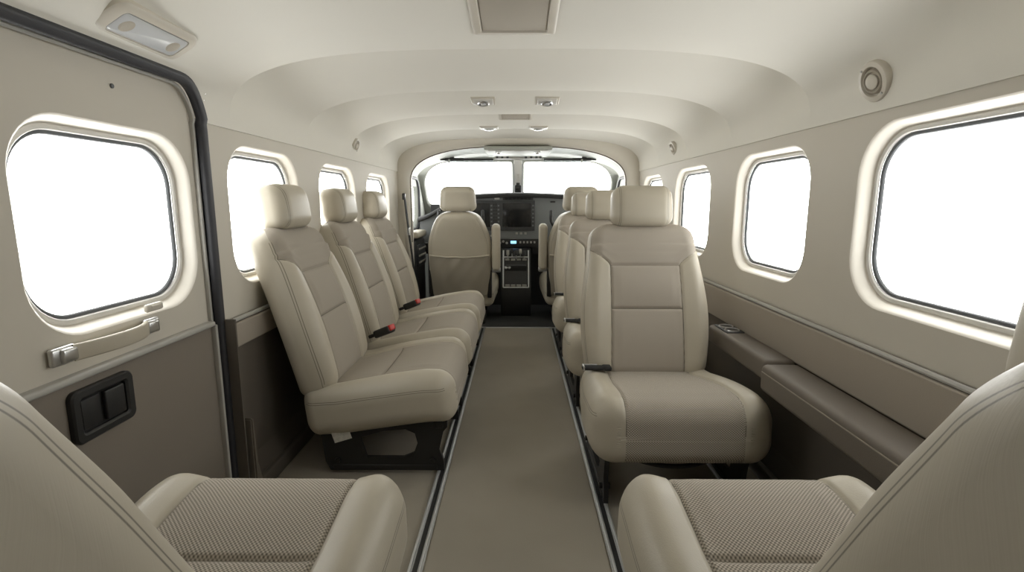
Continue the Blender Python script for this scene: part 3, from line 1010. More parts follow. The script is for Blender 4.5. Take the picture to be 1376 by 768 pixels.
def bracket_pts():
    out = [(-.150, 0), (.222, 0), (.222, .03), (.208, .075), (.222, .135), (.235, .150), (.235, .195), (.15, .195), (-.16, .176), (-.175, .12), (-.165, .03)]
    hole = [(-.030, .045), (.090, .045), (.125, .060), (.138, .095), (.130, .128), (.100, .142), (.03, .136), (-.05, .112)]
    return out, hole
def bracket(lx, parent):
    out, hole = bracket_pts()
    b = bmesh.new()
    # sample both loops by angle about the hole centre so they bridge cleanly
    c = (.05, .09)
    def samp(poly, n=48):
        res = []
        m = len(poly)
        for k in range(n):
            a = 2 * PI * k / n; dx, dy = math.cos(a), math.sin(a); best = None
            for i in range(m):
                x1, y1 = poly[i]; x2, y2 = poly[(i + 1) % m]
                den = dx * (y2 - y1) - dy * (x2 - x1)
                if abs(den) < 1e-12: continue
                t = ((x1 - c[0]) * (y2 - y1) - (y1 - c[1]) * (x2 - x1)) / den
                u = ((x1 - c[0]) * dy - (y1 - c[1]) * dx) / den
                if t > 0 and -1e-6 <= u <= 1 + 1e-6: best = t if best is None else max(best, t)
            res.append((c[0] + dx * best, c[1] + dy * best))
        for q in poly:
            k = min(range(n), key=lambda i: math.hypot(res[i][0] - q[0], res[i][1] - q[1]))
            if math.hypot(res[k][0] - q[0], res[k][1] - q[1]) < .03: res[k] = q
        return res
    A, Bq = samp(out), samp(hole)
    n = len(A); th = .007
    rings = [[b.verts.new((lx - th, y, z)) for y, z in A], [b.verts.new((lx + th, y, z)) for y, z in A],
             [b.verts.new((lx + th, y, z)) for y, z in Bq], [b.verts.new((lx - th, y, z)) for y, z in Bq]]
    for i in range(4):
        P, Q = rings[i], rings[(i + 1) % 4]
        for k in range(n): b.faces.new((P[k], P[(k + 1) % n], Q[(k + 1) % n], Q[k]))
    bmesh.ops.recalc_face_normals(b, faces=b.faces)
    m = MB(); m._merge(b)
    m.box((.020, .34, .018), (lx, .03, .011), .003)       # foot runner
    m.box((.030, .028, .034), (lx, .208, .165), .004)
    m.cyl(.009, (lx - .016, .185, .035), (lx + .016, .185, .035), 12); m.cyl(.009, (lx - .016, -.125, .035), (lx + .016, -.125, .035), 12)
    return m.build('side_bracket', M['steel'], parent)

def passenger_seat(name, label, group, cush, back, tagit=False, head='head', hy=0.):
    s = thing(name, label, 'seat', group=group)
    mesh_obj('seat_cushion', ME[cush], s)
    mesh_obj('backrest', ME[back], s)
    h = mesh_obj('headrest', ME[head], s)
    for x in (-.05, .05):
        b = MB(); b.cyl(.006, (x, -.372 + hy, .72), (x, -.350 + hy, .80), 12); b.build('headrest_post', M['chrome'], h)
    b = MB()
    for x in (-.2, .2): b.box((.022, .40, .022), (x, -.01, .176), .004)
    for y in (-.16, .17): b.box((.40, .022, .018), (0, y, .166), .004)
    b.box((.34, .34, .006), (0, 0, .178))
    b.build('seat_frame', M['steel'], s)
    bracket(-.2, s); bracket(.2, s)
    b = MB(); b.tube(catmull([(-.19, .15, .15), (-.10, .19, .118), (0, .205, .108), (.10, .19, .118), (.19, .15, .15)], 8), .007, 8, (0, 0, 1)); b.build('adjuster_bar', M['steel'], s)
    if tagit:
        b = MB(); b.box((.002, .058, .042), (0, 0, 0), M=Matrix.Translation((.2185, -.105, .128)) @ Matrix.Rotation(.3, 4, 'X')); b.build('paper_tag', M['tagm'], s)
    return s

def buckle(s, loc, ang, tilt=.35, sc=1.):
    R = Matrix.Translation(loc) @ Matrix.Rotation(ang, 4, 'Z') @ Matrix.Rotation(-tilt, 4, 'Y') @ Matrix.Scale(sc, 4)
    b = MB(); b.box((.020, .022, .010), (-.030, 0, 0), .003, M=R); b.box((.055, .034, .022), (.010, 0, 0), .006, M=R)
    k = b.build('belt_buckle', M['black'], s)
    b = MB(); b.box((.010, .024, .016), (.037, 0, .003), .003, M=R); b.build('release_button', M['red'], k)

def tongue(s, loc, ang, sc=1.):
    R = Matrix.Translation(loc) @ Matrix.Rotation(ang, 4, 'Z') @ Matrix.Scale(sc, 4)
    b = MB(); b.box((.100, .030, .012), (0, 0, 0), .005, M=R); b.box((.03, .034, .016), (.035, 0, 0), .005, M=R); k = b.build('lap_belt', M['web'], s)
    b = MB(); b.box((.050, .006, .010), (-.02, .017, .003), .002, M=R); b.box((.006, .034, .016), (-.045, 0, .002), .002, M=R); b.build('belt_clip', M['chrome'], k)

# single seats on the right, facing aft
G_R = 'single seats on the right side, facing aft'
first = passenger_seat('passenger_seat', '', G_R, 'cush_plain', 'back_twill')
tongue(first, (.185, -.112, .300), PI, 1.)
LBL_R = ['tan aft-facing seat, nearest of three, its whole woven cushion showing beside the wall ledge',
         'tan aft-facing seat right of the aisle, middle of the three in a row',
         'tan aft-facing seat right of the aisle, farthest of three, just before the copilot seat']
for i, y in enumerate((1.595, 2.31, 3.03)):
    s = first if i == 0 else dup(first)
    s.location = (.458, y, .0135); s.rotation_euler = (0, 0, PI); s['label'] = LBL_R[i]
# bench seats on the left, facing the aisle
G_L = 'side-facing seats along the left wall'
sl = passenger_seat('passenger_seat', '', G_L, 'cush_bench', 'back_bench', tagit=True)
LBL_L = ['tan side-facing seat by the left wall, next to the cabin door',
         'tan side-facing seat by the left wall, middle one of the three',
         'tan side-facing seat by the left wall, next to the pilot seat back']
bench = [sl, dup(sl), dup(sl)]
for i, y in enumerate((1.76, 2.30, 2.84)):
    s = bench[i]
    s.location = (-.462, y, .0135); s.rotation_euler = (0, 0, -PI / 2); s['label'] = LBL_L[i]
    if i < 2: buckle(s, (-.232, -.085, .350), PI / 2 - .35, .40, 1.45)
    if i == 0: pass
# rear seats in the foreground, facing forward
G_N = 'rear seats facing forward'
near = passenger_seat('passenger_seat', 'tan rear seat by the cabin door, its plain backrest in the lower left corner', G_N, 'cush_cross', 'back_near', head='head_near', hy=-.14)
near.location = (-.434, .606, .0135)
n2 = passenger_seat('passenger_seat', 'tan rear seat at right wall, its plain backrest filling the lower right corner', G_N, 'cush_cross_right', 'back_near', head='head_near_right', hy=-.06)
n2.location = (.413, .612, .0135)

# ------------------------------------------------------------------ pilot and copilot seats
def pilot_seat():
    s = thing('pilot_seat', '', 'seat', group='cockpit seats')
    def hw(l):
        v = l / .60
        b = .205 + .018 * math.sin(PI * min(1, v / .9)) - .045 * sstep(.6, 1., v)
        R = .10; d = l - (.60 - R)
        if d > 0: b -= R * (1 - math.sqrt(max(0, 1 - (d / R) ** 2))) * .75
        return b
    def det(x, l, w, ff, h, t):
        bk = sstep(.2, .9, -w / t)
        sm = min(abs((h - .024) - abs(x)), abs(l - .578)) if w < -t * .5 else (abs(w + t - .02))
        dw = .020 * math.exp(-((abs(x) - .17) / .05) ** 2) * ff
        dw += -.010 * (1 - (x / .22) ** 2) * bk
        if abs(l - .578) < abs((h - .024) - abs(x)) and w < -t * .5: sm = 1
        dw -= groove(sm, .004, .004) * bk
        return (0, 0, dw + .012 * math.sin(PI * min(1, l / .5)) - .02 * sstep(.7, 1.05, l / .6), -1., sm)
    MB_ = frame_mat(Vector((0, -.20, .22)), math.radians(9))
    me = pillow_mesh('backrest', pillow(hw, .60, .12, .05, .045, 70, det, MB_, nf=50, nb=80), M['bench'])
    mesh_obj('backrest', me, s)
    # seat-back map pocket with a gathered top edge
    V, F = [], []
    nx, nl = 60, 24
    for layer in (0, 1):
        for j in range(nl + 1):
            l = .015 + .285 * j / nl
            for i in range(nx + 1):
                u = -1 + 2 * i / nx
                h = hw(l) - .016
                x = u * h
                top = j / nl
                sag = .010 * (1 - u * u) * top * top + (.012 - .012 * abs(u)) * 0
                belly = .018 * (1 - u ** 4) * math.sin(PI * (.12 + .80 * top)) + .006
                fold = .0035 * math.sin(9 * u + 5 * top) * (1 - u * u) + .004 * math.sin(4 * (u - top) * 3) * top * (1 - u * u)
                w = -.060 - (0 if layer else belly + fold) - .012 * (1 - u * u) + .012 * math.sin(PI * min(1, l / .5))
                V.append(MB_ @ Vector((x, l - sag, w)))
    F = grid_faces(nl + 1, nx + 1) + [q[::-1] for q in grid_faces(nl + 1, nx + 1, (nl + 1) * (nx + 1))]
    k = (nl + 1) * (nx + 1)
    for i in range(nx): a = nl * (nx + 1) + i; F.append((a, a + 1, a + 1 + k, a + k))
    pk = obj_from('seat_pocket', V, F, M['leather_dark'], s)
    hem = [V[nl * (nx + 1) + i] + Vector((0, -.002, 0)) for i in range(nx + 1)]
    b = MB(); b.tube(hem, .006, 8, (0, 0, 1)); b.build('pocket_hem', M['leather'], pk)
    def hh(l): return .128 - .016 * (l / .17)
    me = pillow_mesh('headrest', pillow(hh, .165, .105, .045, .042, 24, head_detail, frame_mat(Vector((0, -.315, .812)), math.radians(5)), nf=50, nb=50), M['bench'])
    h = mesh_obj('headrest', me, s)
    for x in (-.055, .055):
        b = MB(); b.cyl(.006, (x, -.31, .76), (x, -.318, .84), 12); b.build('headrest_post', M['chrome'], h)
    me = pillow_mesh('seat_cushion', pillow(cush_hw, CH, .13, .05, .05, 40, make_cush_detail(0), M_CUSH, nf=60), M['bench'])
    mesh_obj('seat_cushion', me, s)
    return s
ps = pilot_seat()
def armrest(s, x):
    Mx = frame_mat(Vector((x, -.245, .40)), math.radians(5))
    def hwv(l): return .030
    def det(x, l, w, ff, h, t): return (0, 0, 0, -1., abs(w - .02) if abs(x) > .02 else 1.)
    me = pillow_mesh('armrest', pillow(hwv, .325, .085, .022, .028, 20, det, Mx, nf=12, nb=12, nc=6, ns=6), M['bench'])
    a = mesh_obj('armrest', me, s)
    b = MB(); b.cyl(.020, (x - .03, -.235, .40), (x + .03, -.235, .40), 20, bev=.004); b.build('hinge_knob', M['alu'], a)
def pilot_base(s):
    b = MB()
    for x in (-.15, .15):
        b.box((.03, .42, .03), (x, 0, .016), .004)
        for y in (-.16, .14): b.cyl(.014, (x, y, .03), (x, y + .02, .17), 12)
    b.box((.36, .36, .02), (0, 0, .170), .004)
    b.box((.03, .07, .20), (.205, -.22, .30), .006); b.box((.03, .07, .20), (-.205, -.22, .30), .006)
    b.build('seat_frame', M['steel'], s)
cp = dup(ps)
armrest(ps, .253); armrest(cp, -.253)
for s in (ps, cp): pilot_base(s)
ps.location = (-.405, 3.83, .006); ps['label'] = 'tan pilot seat seen from behind with sagging map pocket, left of pedestal'
cp.location = (.43, 3.88, .006); cp['label'] = 'tan copilot seat with folded-up armrest, mostly hidden behind the right seats'

# ------------------------------------------------------------------ right wall ledge with cup holders
def ledge():
    r = thing('armrest_ledge', 'short taupe ledge with round cup holders beside the front right seat', 'armrest')
    def sect(x0, x1, z0, z1, y0, y1, rr=.014):
        b = MB(); b.box((x1 - x0, y1 - y0, z1 - z0), ((x0 + x1) / 2, (y0 + y1) / 2, (z0 + z1) / 2), rr, 4); return b
    sect(.712, .802, .365, .430, 1.425, 1.875).build('ledge_body', M['ledge'], r)
    b = MB(); b.box((.062, .120, .005), (.757, 1.795, .4315), .002); hp = b.build('cup_holder_plate', M['dgrey'], r)
    for y in (1.768, 1.822):
        b = MB(); b.lathe([(.018, -.03), (.020, 0), (.0225, .004), (.0245, .004), (.0255, .001)], 28, Matrix.Translation((.757, y, .433))); 
        b.build('cup_ring', M['chrome'], hp)
        b = MB(); b.cyl(.0205, (.757, y, .4345), (.757, y, .4355), 28); b.build('cup_well', M['black'], hp)
    sect(.694, .802, .350, .425, .15, 1.418, .016)
    r2 = thing('armrest_ledge', 'long taupe padded ledge on right wall under the largest window', 'armrest')
    sect(.694, .802, .345, .425, .15, 1.418, .016).build('ledge_body', M['ledge'], r2)
    b = MB(); b.box((.004, 1.24, .003), (.694, .784, .405), .001); b.build('stitch_line', M['leather_dark'], r2)
ledge()

# ------------------------------------------------------------------ overhead fixtures
def dome_light():
    Mx = ceil_frame(x=-.755, y=1.105) @ Matrix.Scale(1.1, 4)
    d = thing('dome_light', 'oblong ceiling lamp with ribbed lens above the cabin door', 'ceiling light')
    d.matrix_world = Mx
    def ringed(name, rings, m, cap=True, parent=d):
        V, F = [], []
        for (a, b_, r, z) in rings: V += [(x, y, z) for x, y in rr_loop(a, b_, r)]
        k = len(V) // len(rings)
        for i in range(len(rings) - 1):
            for q in range(k): F.append((i * k + q, i * k + (q + 1) % k, (i + 1) * k + (q + 1) % k, (i + 1) * k + q))
        if cap: F.append(tuple(range((len(rings) - 1) * k, len(rings) * k)))
        o = obj_from(name, V, F, m, parent); o.data.set_sharp_from_angle(angle=math.radians(40)); return o
    ringed('lamp_frame', [(.041, .108, .026, -.02), (.041, .108, .026, .004), (.037, .104, .023, .008), (.026, .086, .010, .010), (.024, .084, .008, .004)], M['fixture'])
    ringed('lens', [(.0235, .0835, .008, .003), (.0235, .0835, .008, .009), (.020, .080, .006, .0115)], M['lens'])
    for s in (-1, 1):
        b = MB(); b.lathe([(.018, .011), (.018, .0135), (.014, .016), (.006, .0165)], 24, Matrix.Translation((0, s * .060, -.0045))); b.build('lens_boss', M['grille'], d)
dome_light()

def air_vent(name, label, side, z, y, sc=1., grp=None):
    t = 0.
    while sec(t)[0].z < z: t += .001
    if side > 0: t = 1 - t
    d = thing(name, label, 'air vent', group=grp)
    d.matrix_world = ceil_frame(t=t, y=y, off=-.009) @ Matrix.Scale(sc, 4)
    b = MB(); b.lathe([(.050, -.012), (.050, .006), (.047, .010), (.037, .012), (.034, .008), (.033, -.002)], 40); b.build('flange', M['fixture'], d)
    b = MB(); b.lathe([(.031, -.004), (.030, .007), (.026, .012), (.023, .0125), (.021, .008)], 36, Matrix.Rotation(.15, 4, 'X')); b.build('eyeball', M['grille'], d)
    b = MB(); b.lathe([(.0175, .004), (.0175, .013), (.014, .0155), (.005, .0155)], 28, Matrix.Rotation(.15, 4, 'X')); b.build('nozzle', M['fixture'], d)
    for a in (0.7, 3.84):
        b = MB(); b.cyl(.003, (.042 * math.cos(a), .042 * math.sin(a), .006), (.042 * math.cos(a), .042 * math.sin(a), .0135), 10); b.build('screw', M['bead'], d)
    return d
air_vent('air_vent', 'large round eyeball air vent on right cove above the biggest window', 1, 1.150, 1.225, .92)
air_vent('air_vent', 'small round air vent on right cove near the cockpit arch', 1, 1.155, 2.76, .72)
air_vent('air_vent', 'small round air vent on left cove near the cockpit arch', -1, 1.155, 2.64, .72)

def reading_light(x, y, label):
    d = thing('reading_light', label, 'reading light', group='overhead reading lights')
    d.matrix_world = ceil_frame(x=x, y=y)
    b = MB(); b.box((.108, .092, .014), (0, 0, .001), .005); b.build('bezel', M['fixture'], d)
    b = MB(); b.box((.086, .070, .006), (0, 0, .0085), .003); b.build('recess_plate', M['bezel'], d)
    b = MB(); b.lathe([(.026, .010), (.026, .016), (.022, .020), (.014, .018)], 28, Matrix.Translation((0, .004, 0))); h = b.build('swivel', M['chrome'], d)
    b = MB(); b.cyl(.012, (0, .004, .016), (0, .004, .0205), 20); b.build('bulb_lens', M['lens'], h)
for x, y, l in ((-.152, 2.34, 'small square reading light, left one of the nearer ceiling pair'), (.126, 2.34, 'small square reading light, right one of the nearer ceiling pair'),
                (-.165, 3.02, 'small square reading light, left one of the pair by cockpit arch'), (.115, 3.02, 'small square reading light, right one of the pair by cockpit arch')):
    reading_light(x, y, l)

def ceil_panel(x, y, sx, sy, label, rim):
    d = thing('ceiling_speaker', label, 'speaker panel')
    d.matrix_world = ceil_frame(x=x, y=y)
    V, F = [], []
    rings = [(sx / 2, sy / 2, .006, -.03), (sx / 2, sy / 2, .006, .006), (sx / 2 - .006, sy / 2 - .006, .006, .010), (sx / 2 - rim, sy / 2 - rim, .006, .010), (sx / 2 - rim - .003, sy / 2 - rim - .003, .006, .004)]
    for (a, b_, r, z) in rings: V += [(xx, yy, z) for xx, yy in rr_loop(a, b_, r)]
    k = len(V) // len(rings)
    for i in range(len(rings) - 1):
        for q in range(k): F.append((i * k + q, i * k + (q + 1) % k, (i + 1) * k + (q + 1) % k, (i + 1) * k + q))
    o = obj_from('panel_frame', V, F, M['fixture'], d); o.data.set_sharp_from_angle(angle=math.radians(35))
    b = MB(); b.box((sx - 2 * rim - .006, sy - 2 * rim - .006, .008), (0, 0, .003), .002); b.build('grille', M['grille'], d)
    return d
ceil_panel(-.010, 1.275, .205, .205, 'square grey-beige grille panel overhead at the top edge, nearest to viewer', .020)
ceil_panel(-.015, 2.80, .175, .11, 'small oblong grille panel between the reading lights and arch', .012)

# ------------------------------------------------------------------ instrument panel
def instruments():
    p = thing('instrument_panel', 'grey aircraft instrument panel with dark displays under a black glareshield', 'instrument panel', (0, 4.10, 0))
    def top(x): return .945 - .06 * (x / .78) ** 2 - .13 * sstep(.40, .80, abs(x))
    # face
    n = 40; pts = [(-.78, .56)] + [( .78, .56)] + [(.78 - 1.56 * i / n, top(.78 - 1.56 * i / n) - .02) for i in range(n + 1)]
    R = Matrix.Rotation(PI / 2, 4, 'X')
    b = MB(); b.prism(pts, -.03, 0.0, R); face = b.build('panel_face', M['grey'], p)
    # glareshield hood
    V, F = [], []
    for i in range(n + 1):
        x = -.79 + 1.58 * i / n; z = top(x)
        for (y, dz) in ((.02, -.032), (-.045, -.030), (-.055, -.018), (-.050, -.004), (-.03, .004), (.06, .010), (.20, -.01), (.20, -.05)): V.append((x, y, z + dz))
    F = grid_faces(n + 1, 8)
    obj_from('glareshield', V, F, M['glare'], p)
    def plate(name, x, z, sx, sz, m, parent=p, y=-.004, d=.008, r=.003):
        b = MB(); b.box((sx, d, sz), (x, y, z), r); return b.build(name, m, parent)
    # two displays
    for x, bw in ((-.017, .300), (-.330, .270)):
        q = plate('display_bezel', x, .772, bw, .235, M['dgrey'], y=-.008, d=.016)
        plate('screen', x + .008, .776, .225 if bw > .28 else .2, .185, M['screen'], q, y=-.0165, d=.003)
        for s in (-1, 1):
            for k in range(6):
                plate('bezel_key', x + s * (bw / 2 - .014), .695 + .031 * k, .013, .012, M['grey'], q, y=-.019, d=.006, r=.001)
    # audio panel strip between
    q = plate('audio_panel', -.180, .772, .036, .23, M['dgrey'], y=-.007, d=.014)
    for k in range(8):
        plate('audio_key', -.189, .685 + .025 * k, .011, .012, M['black'], q, y=-.015, d=.004, r=.001); plate('audio_key', -.172, .685 + .025 * k, .011, .012, M['black'], q, y=-.015, d=.004, r=.001)
    # annunciator strip and small switches
    q = plate('annunciator', 0.0, .905, .24, .022, M['dgrey'], y=-.005, d=.010)
    for k in range(7): plate('annunciator_cell', -.09 + .03 * k, .905, .024, .014, M['black'], q, y=-.011, d=.003, r=.001)
    plate('small_gauge', -.165, .906, .04, .016, M['white'], y=-.005, d=.008)
    plate('small_gauge', .275, .880, .040, .013, M['black'], y=-.005, d=.008)
    for k in range(3): plate('placard', -.01 + .035 * k, .632, .018, .018, M['bead'], y=-.004, d=.003, r=.001)
    # lower black switch panel
    q = plate('switch_panel', -.02, .555, .42, .07, M['black'], y=-.012, d=.02)
    plate('blue_display', -.035, .563, .045, .022, M['blue'], q, y=-.023, d=.003, r=.001)
    for k in range(5): plate('rocker_switch', .02 + .028 * k, .563, .014, .016, M['bead'], q, y=-.024, d=.008, r=.002)
    for k in range(5):
        b = MB(); b.lathe([(.010, 0), (.010, .012), (.007, .016), (.003, .016)], 16, Matrix.Translation((-.20 + .028 * k, -.022, .557 + .012 * (k % 2))) @ Matrix.Rotation(PI / 2, 4, 'X')); b.build('knob', M['bead'], q)
    for x in (-.235, -.21):
        b = MB(); b.cyl(.009, (x, -.004, .615), (x, -.03, .615), 14, bev=.002); b.build('knob', M['white'], p)
    # lower closing panels
    for x0, x1 in ((-.78, -.14), (.12, .78)):
        b = MB(); b.box((x1 - x0, .02, .085), ((x0 + x1) / 2, .01, .51), .003); b.build('knee_panel', M['black'], p)
instruments()

def pedestal():
    p = thing('centre_pedestal', 'black engine control pedestal with levers below the panel', 'pedestal', (-.015, 4.0, .006))
    side = [(.07, 0), (.07, .512), (.005, .512), (-.02, .50), (-.10, .30), (-.13, .22), (-.13, .08), (-.11, 0)]
    Mx = Matrix(((0, 0, 1, 0), (1, 0, 0, 0), (0, 1, 0, 0), (0, 0, 0, 1)))
    b = MB(); b.prism(side, -.115, .115, Mx, r=.004); b.build('housing', M['black'], p)
    # sloping face frame: from (y -.02,z .50) to (-.10,.30)
    e = Vector((0, -.10 + .02, .30 - .50)).normalized(); nrm = Vector((0, -e.z * -1, 0))
    nn = Vector((0, e.z, -e.y))    # outward (aft, up)
    if nn.y > 0: nn = -nn
    def slope(s, x=0, d=0.): return Vector((x, -.02, .50)) + e * s + nn * d
    L = math.hypot(.08, .20)
    b = MB()
    for x in (-.097, .097): b.tube([slope(.0, x, .006), slope(L + .08, x, .006)], .0055, 8, (1, 0, 0))
    for s in (.055, L + .08): b.tube([slope(s, -.097, .006), slope(s, .097, .006)], .0055, 8, (0, 1, 0))
    b.build('face_frame', M['alu'], p)
    for k, (x, s, m) in enumerate(((-.062, .045, 'white'), (-.030, .030, 'black'), (.002, .045, 'black'), (.034, .035, 'white'), (.064, .05, 'black'))):
        b = MB(); b.tube([slope(s + .02, x, 0), slope(s - .01, x, .05)], .004, 8, (1, 0, 0))
        lv = b.build('control_lever', M['alu'], p)
        b = MB(); b.box((.022, .020, .040), tuple(slope(s - .012, x, .055)), .006); b.build('lever_knob', M['bead' if m == 'white' else 'dgrey'], lv)
    for k in range(4):
        b = MB(); b.box((.034, .012, .016), tuple(slope(.075, -.066 + .044 * k, .006)), .003); b.build('placard', M['bead'], p)
    b = MB(); b.box((.16, .012, .07), (0, 0, 0), .004, M=Matrix.Translation(slope(.15, 0, .004)) @ Matrix.Rotation(math.atan2(.08, .20), 4, 'X')); b.build('radio_plate', M['dgrey'], p)
    for x in (-.075, -.05):
        b = MB(); b.lathe([(.012, 0), (.012, .016), (.008, .02), (.003, .02)], 16, Matrix.Translation(slope(.14, x, .006)) @ nn.to_track_quat('Z', 'Y').to_matrix().to_4x4()); b.build('trim_knob', M['alu'], p)
    for k in range(4):
        b = MB(); b.box((.036, .012, .016), tuple(slope(L + .066, -.064 + .043 * k, .008)), .003); b.build('fuel_selector', M['bead'], p)
pedestal()

def yoke(x, label):
    y = thing('control_yoke', label, 'control yoke', (x, 4.045, .70), group='control yokes')
    b = MB(); b.cyl(.016, (0, .028, 0), (0, -.14, 0), 16); b.build('column', M['alu'], y)
    b = MB()
    b.tube(catmull([(-.165, -.15, .085), (-.160, -.15, .03), (-.12, -.145, -.015), (0, -.14, -.02), (.12, -.145, -.015), (.160, -.15, .03), (.165, -.15, .085)], 8), .013, 10, (0, 1, 0))
    b.box((.10, .03, .05), (0, -.14, -.01), .008)
    w = b.build('wheel', M['black'], y)
    for s in (-1, 1):
        b = MB(); b.box((.024, .026, .05), (s * .165, -.15, .095), .009); b.build('grip', M['dgrey'], w)
yoke(-.43, 'black control yoke in front of the pilot seat')
yoke(.415, 'black control yoke in front of the copilot seat')

# ------------------------------------------------------------------ windscreen furniture
def side_console(sg, label):
    c = thing('side_console', label, 'side console', (sg * .775, 3.88, .006), group='cockpit side consoles')
    b = MB(); b.box((.07, .38, .60), (0, 0, .30), .02); b.build('console_body', M['black'], c)
    b = MB(); b.box((.09, .37, .05), (-sg * .008, 0, .635), .02, 4); b.build('elbow_pad', M['leather'], c)
    b = MB(); b.box((.012, .30, .16), (-sg * .040, 0, .48), .004); p = b.build('breaker_panel', M['dgrey'], c)
    for i in range(3):
        for j in range(6):
            b = MB(); b.cyl(.007, (-sg * .044, -.12 + .048 * j, .43 + .05 * i), (-sg * .054, -.12 + .048 * j, .43 + .05 * i), 10); b.build('breaker_button', M['bead'], p)
side_console(-1, 'dark side console with tan elbow pad beside the pilot seat')
side_console(1, 'dark side console with tan elbow pad beside the copilot seat')
def visor(sg, label):
    v = thing('sun_visor', label, 'sun visor', (0, 4.05, 1.19), group='cockpit sun visors')
    a, c = (-.60, -.19) if sg < 0 else (.20, .60)
    z0 = .012
    b = MB(); b.cyl(.008, (a, 0, z0), (c, 0, z0), 12); b.build('rod', M['black'], v)
    xc = a + .09 if sg < 0 else c - .09
    b = MB(); b.box((.15, .022, .022), (xc + sg * -.02, 0, z0), .006); b.box((.035, .03, .05), (xc, .006, z0 + .012), .006); b.build('clamp', M['black'], v)
    b = MB(); b.cyl(.007, (xc - .02, -.01, z0), (xc - .02, -.016, z0 - .025), 12); b.build('clamp_knob', M['bead'], v)
    x0, x1 = (a + .05, c) if sg < 0 else (a, c - .07)
    b = MB(); b.box((x1 - x0, .003, .034), ((x0 + x1) / 2, 0, z0 - .024)); b.build('shade', M['smoke'], v)
visor(-1, 'black sun visor rod with smoked shade over left windscreen pane')
visor(1, 'black sun visor rod with smoked shade over right windscreen pane')

def overhead():
    o = thing('overhead_console', 'pale overhead switch console above the windscreen centre', 'overhead console', (.0, 3.80, 1.225))
    b = MB(); b.box((.46, .55, .026), (0, 0, .010), .008); b.build('body', M['cockpit'], o)
    b = MB(); b.box((.40, .012, .030), (0, -.262, .006), .003); b.build('switch_strip', M['bead'], o)
    for x in (-.135, .135):
        b = MB(); b.lathe([(.022, 0), (.022, .012), (.016, .020), (.005, .021)], 20, Matrix.Translation((x, -.15, -.003)) @ Matrix.Rotation(PI, 4, 'X')); b.build('map_light', M['chrome'], o)
    for x, z in ((-.16, 0), (-.12, 0), (-.08, 0), (.06, 0), (.10, 0), (.14, 0), (.17, 0)):
        b = MB(); b.box((.018, .010, .014), (x, .20, -.012), .002); b.build('rocker_switch', M['dgrey'], o)
    b = MB(); b.box((.36, .02, .026), (0, .255, -.008), .004); b.build('front_lip', M['bead'], o)
overhead()
def post():
    p = thing('windscreen_post', 'pale upright post dividing the windscreen in two', 'post')
    pts = [wp(0, .19, .012), wp(0, WL - .02, .012)]
    b = MB(); b.sweep(pts, rrsec(.034, .012, .006), ups=(0, -.75, -.66)); b.build('post_body', M['white'], p)
    for s in (-1, 1):
        b = MB(); b.tube([wp(s * .036, .20, .018), wp(s * .036, WL - .06, .018)], .004, 8, (1, 0, 0)); b.build('edge_line', M['gasket'], p)
    b = MB(); b.box((.022, .010, .24), (0, 0, 0), .004, M=Matrix.Translation(wp(0, WL * .55, .026)) @ Matrix.Rotation(math.atan2(.40, .465), 4, 'X')); b.build('cover_strip', M['bezel'], p)
    c = thing('magnetic_compass', 'small black compass on the windscreen post', 'compass')
    q = Vector(wp(0, .36, .088))
    b = MB(); b.box((.062, .05, .060), tuple(q), .012); b.build('case', M['black'], c)
    b = MB(); b.box((.040, .004, .026), (q.x, q.y - .026, q.z), .002); b.build('dial', M['screen'], c)
    b = MB(); b.box((.03, .03, .02), (q.x, q.y + .01, q.z + .038), .004); b.build('mount_bracket', M['black'], c)
post()

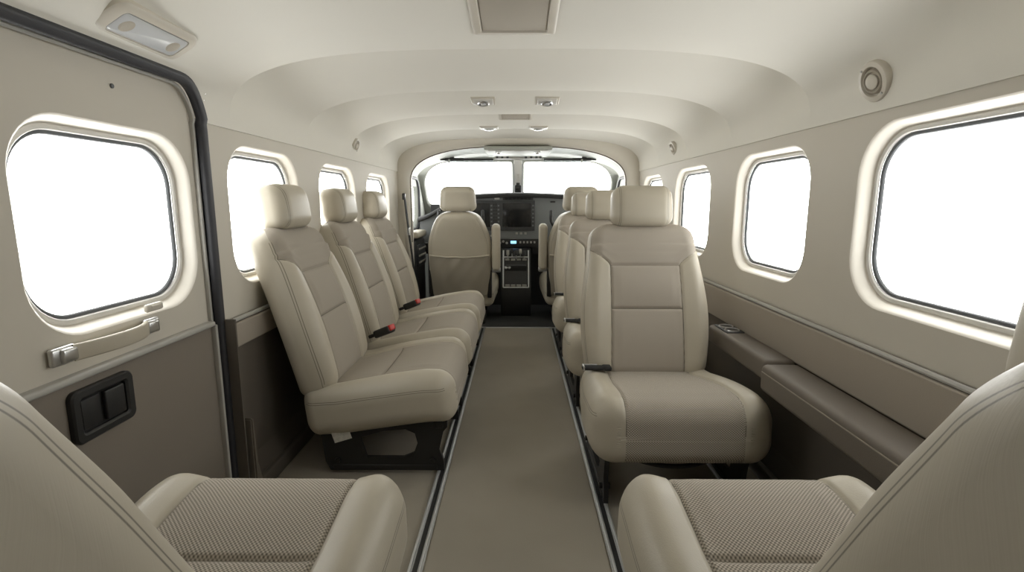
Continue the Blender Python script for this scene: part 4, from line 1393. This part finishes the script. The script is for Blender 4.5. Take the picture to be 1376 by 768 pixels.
# shoulder belt hanging at the left cockpit pillar
def belt():
    s = thing('hanging_shoulder_belt', 'black shoulder belt hanging on left cockpit wall beside pilot seat', 'seat belt')
    b = MB(); b.box((.02, .03, .045), (-.770, 3.50, .915), .006); b.build('anchor', M['black'], s)
    pth = catmull([(-.765, 3.50, .91), (-.752, 3.505, .75), (-.735, 3.52, .55), (-.72, 3.53, .36), (-.715, 3.53, .2)], 8)
    b = MB(); b.sweep(pth, rrsec(.003, .022, .002), ups=(0, 1, 0)); b.build('webbing', M['web'], s)
    b = MB(); b.box((.020, .030, .05), (-.745, 3.505, .68), .005); b.build('tongue', M['alu'], s)
belt()

# ------------------------------------------------------------------ sky, camera, view
w = bpy.data.worlds.new('overcast_sky'); SC.world = w; w.use_nodes = True
bg = w.node_tree.nodes['Background']; bg.inputs[0].default_value = (1.0, .988, .965, 1)
_nt = w.node_tree; _tc = _nt.nodes.new('ShaderNodeTexCoord'); _sx = _nt.nodes.new('ShaderNodeSeparateXYZ'); _mr = _nt.nodes.new('ShaderNodeMapRange')
_nt.links.new(_tc.outputs['Generated'], _sx.inputs[0]); _nt.links.new(_sx.outputs[1], _mr.inputs[0])
_mr.inputs[1].default_value = 0.; _mr.inputs[2].default_value = 1.0; _mr.inputs[3].default_value = 5.65; _mr.inputs[4].default_value = 11.0   # bright overcast, sun side ahead
_mz = _nt.nodes.new('ShaderNodeMapRange'); _nt.links.new(_sx.outputs[2], _mz.inputs[0])
_mz.inputs[1].default_value = -.45; _mz.inputs[2].default_value = .25; _mz.inputs[3].default_value = 1.45; _mz.inputs[4].default_value = .90   # extra brightness added below the horizon to lift the ceiling
_mu = _nt.nodes.new('ShaderNodeMath'); _mu.operation = 'MULTIPLY'; _nt.links.new(_mr.outputs[0], _mu.inputs[0]); _nt.links.new(_mz.outputs[0], _mu.inputs[1])
_nt.links.new(_mu.outputs[0], bg.inputs[1])
cam = bpy.data.cameras.new('camera'); co = link(bpy.data.objects.new('camera', cam)); SC.camera = co
cam.sensor_width = 36; cam.lens = 18.0; cam.clip_start = .02; cam.clip_end = 100
pitch = math.atan(113 / 688); yaw = math.atan(8 / 688 * math.cos(pitch))
co.location = (0, 0, .88); co.rotation_euler = (PI / 2 - pitch, 0, yaw)
SC.view_settings.view_transform = 'Standard'
try: SC.view_settings.look = 'None'
except Exception: pass
SC.view_settings.exposure = 0.0
SC.view_settings.gamma = 1.0
SC.view_settings.use_curve_mapping = False
SC.cycles.max_bounces = 12; SC.cycles.diffuse_bounces = 8; SC.cycles.transparent_max_bounces = 12
SC.cycles.use_denoising = True
SC.cycles.sample_clamp_indirect = 10
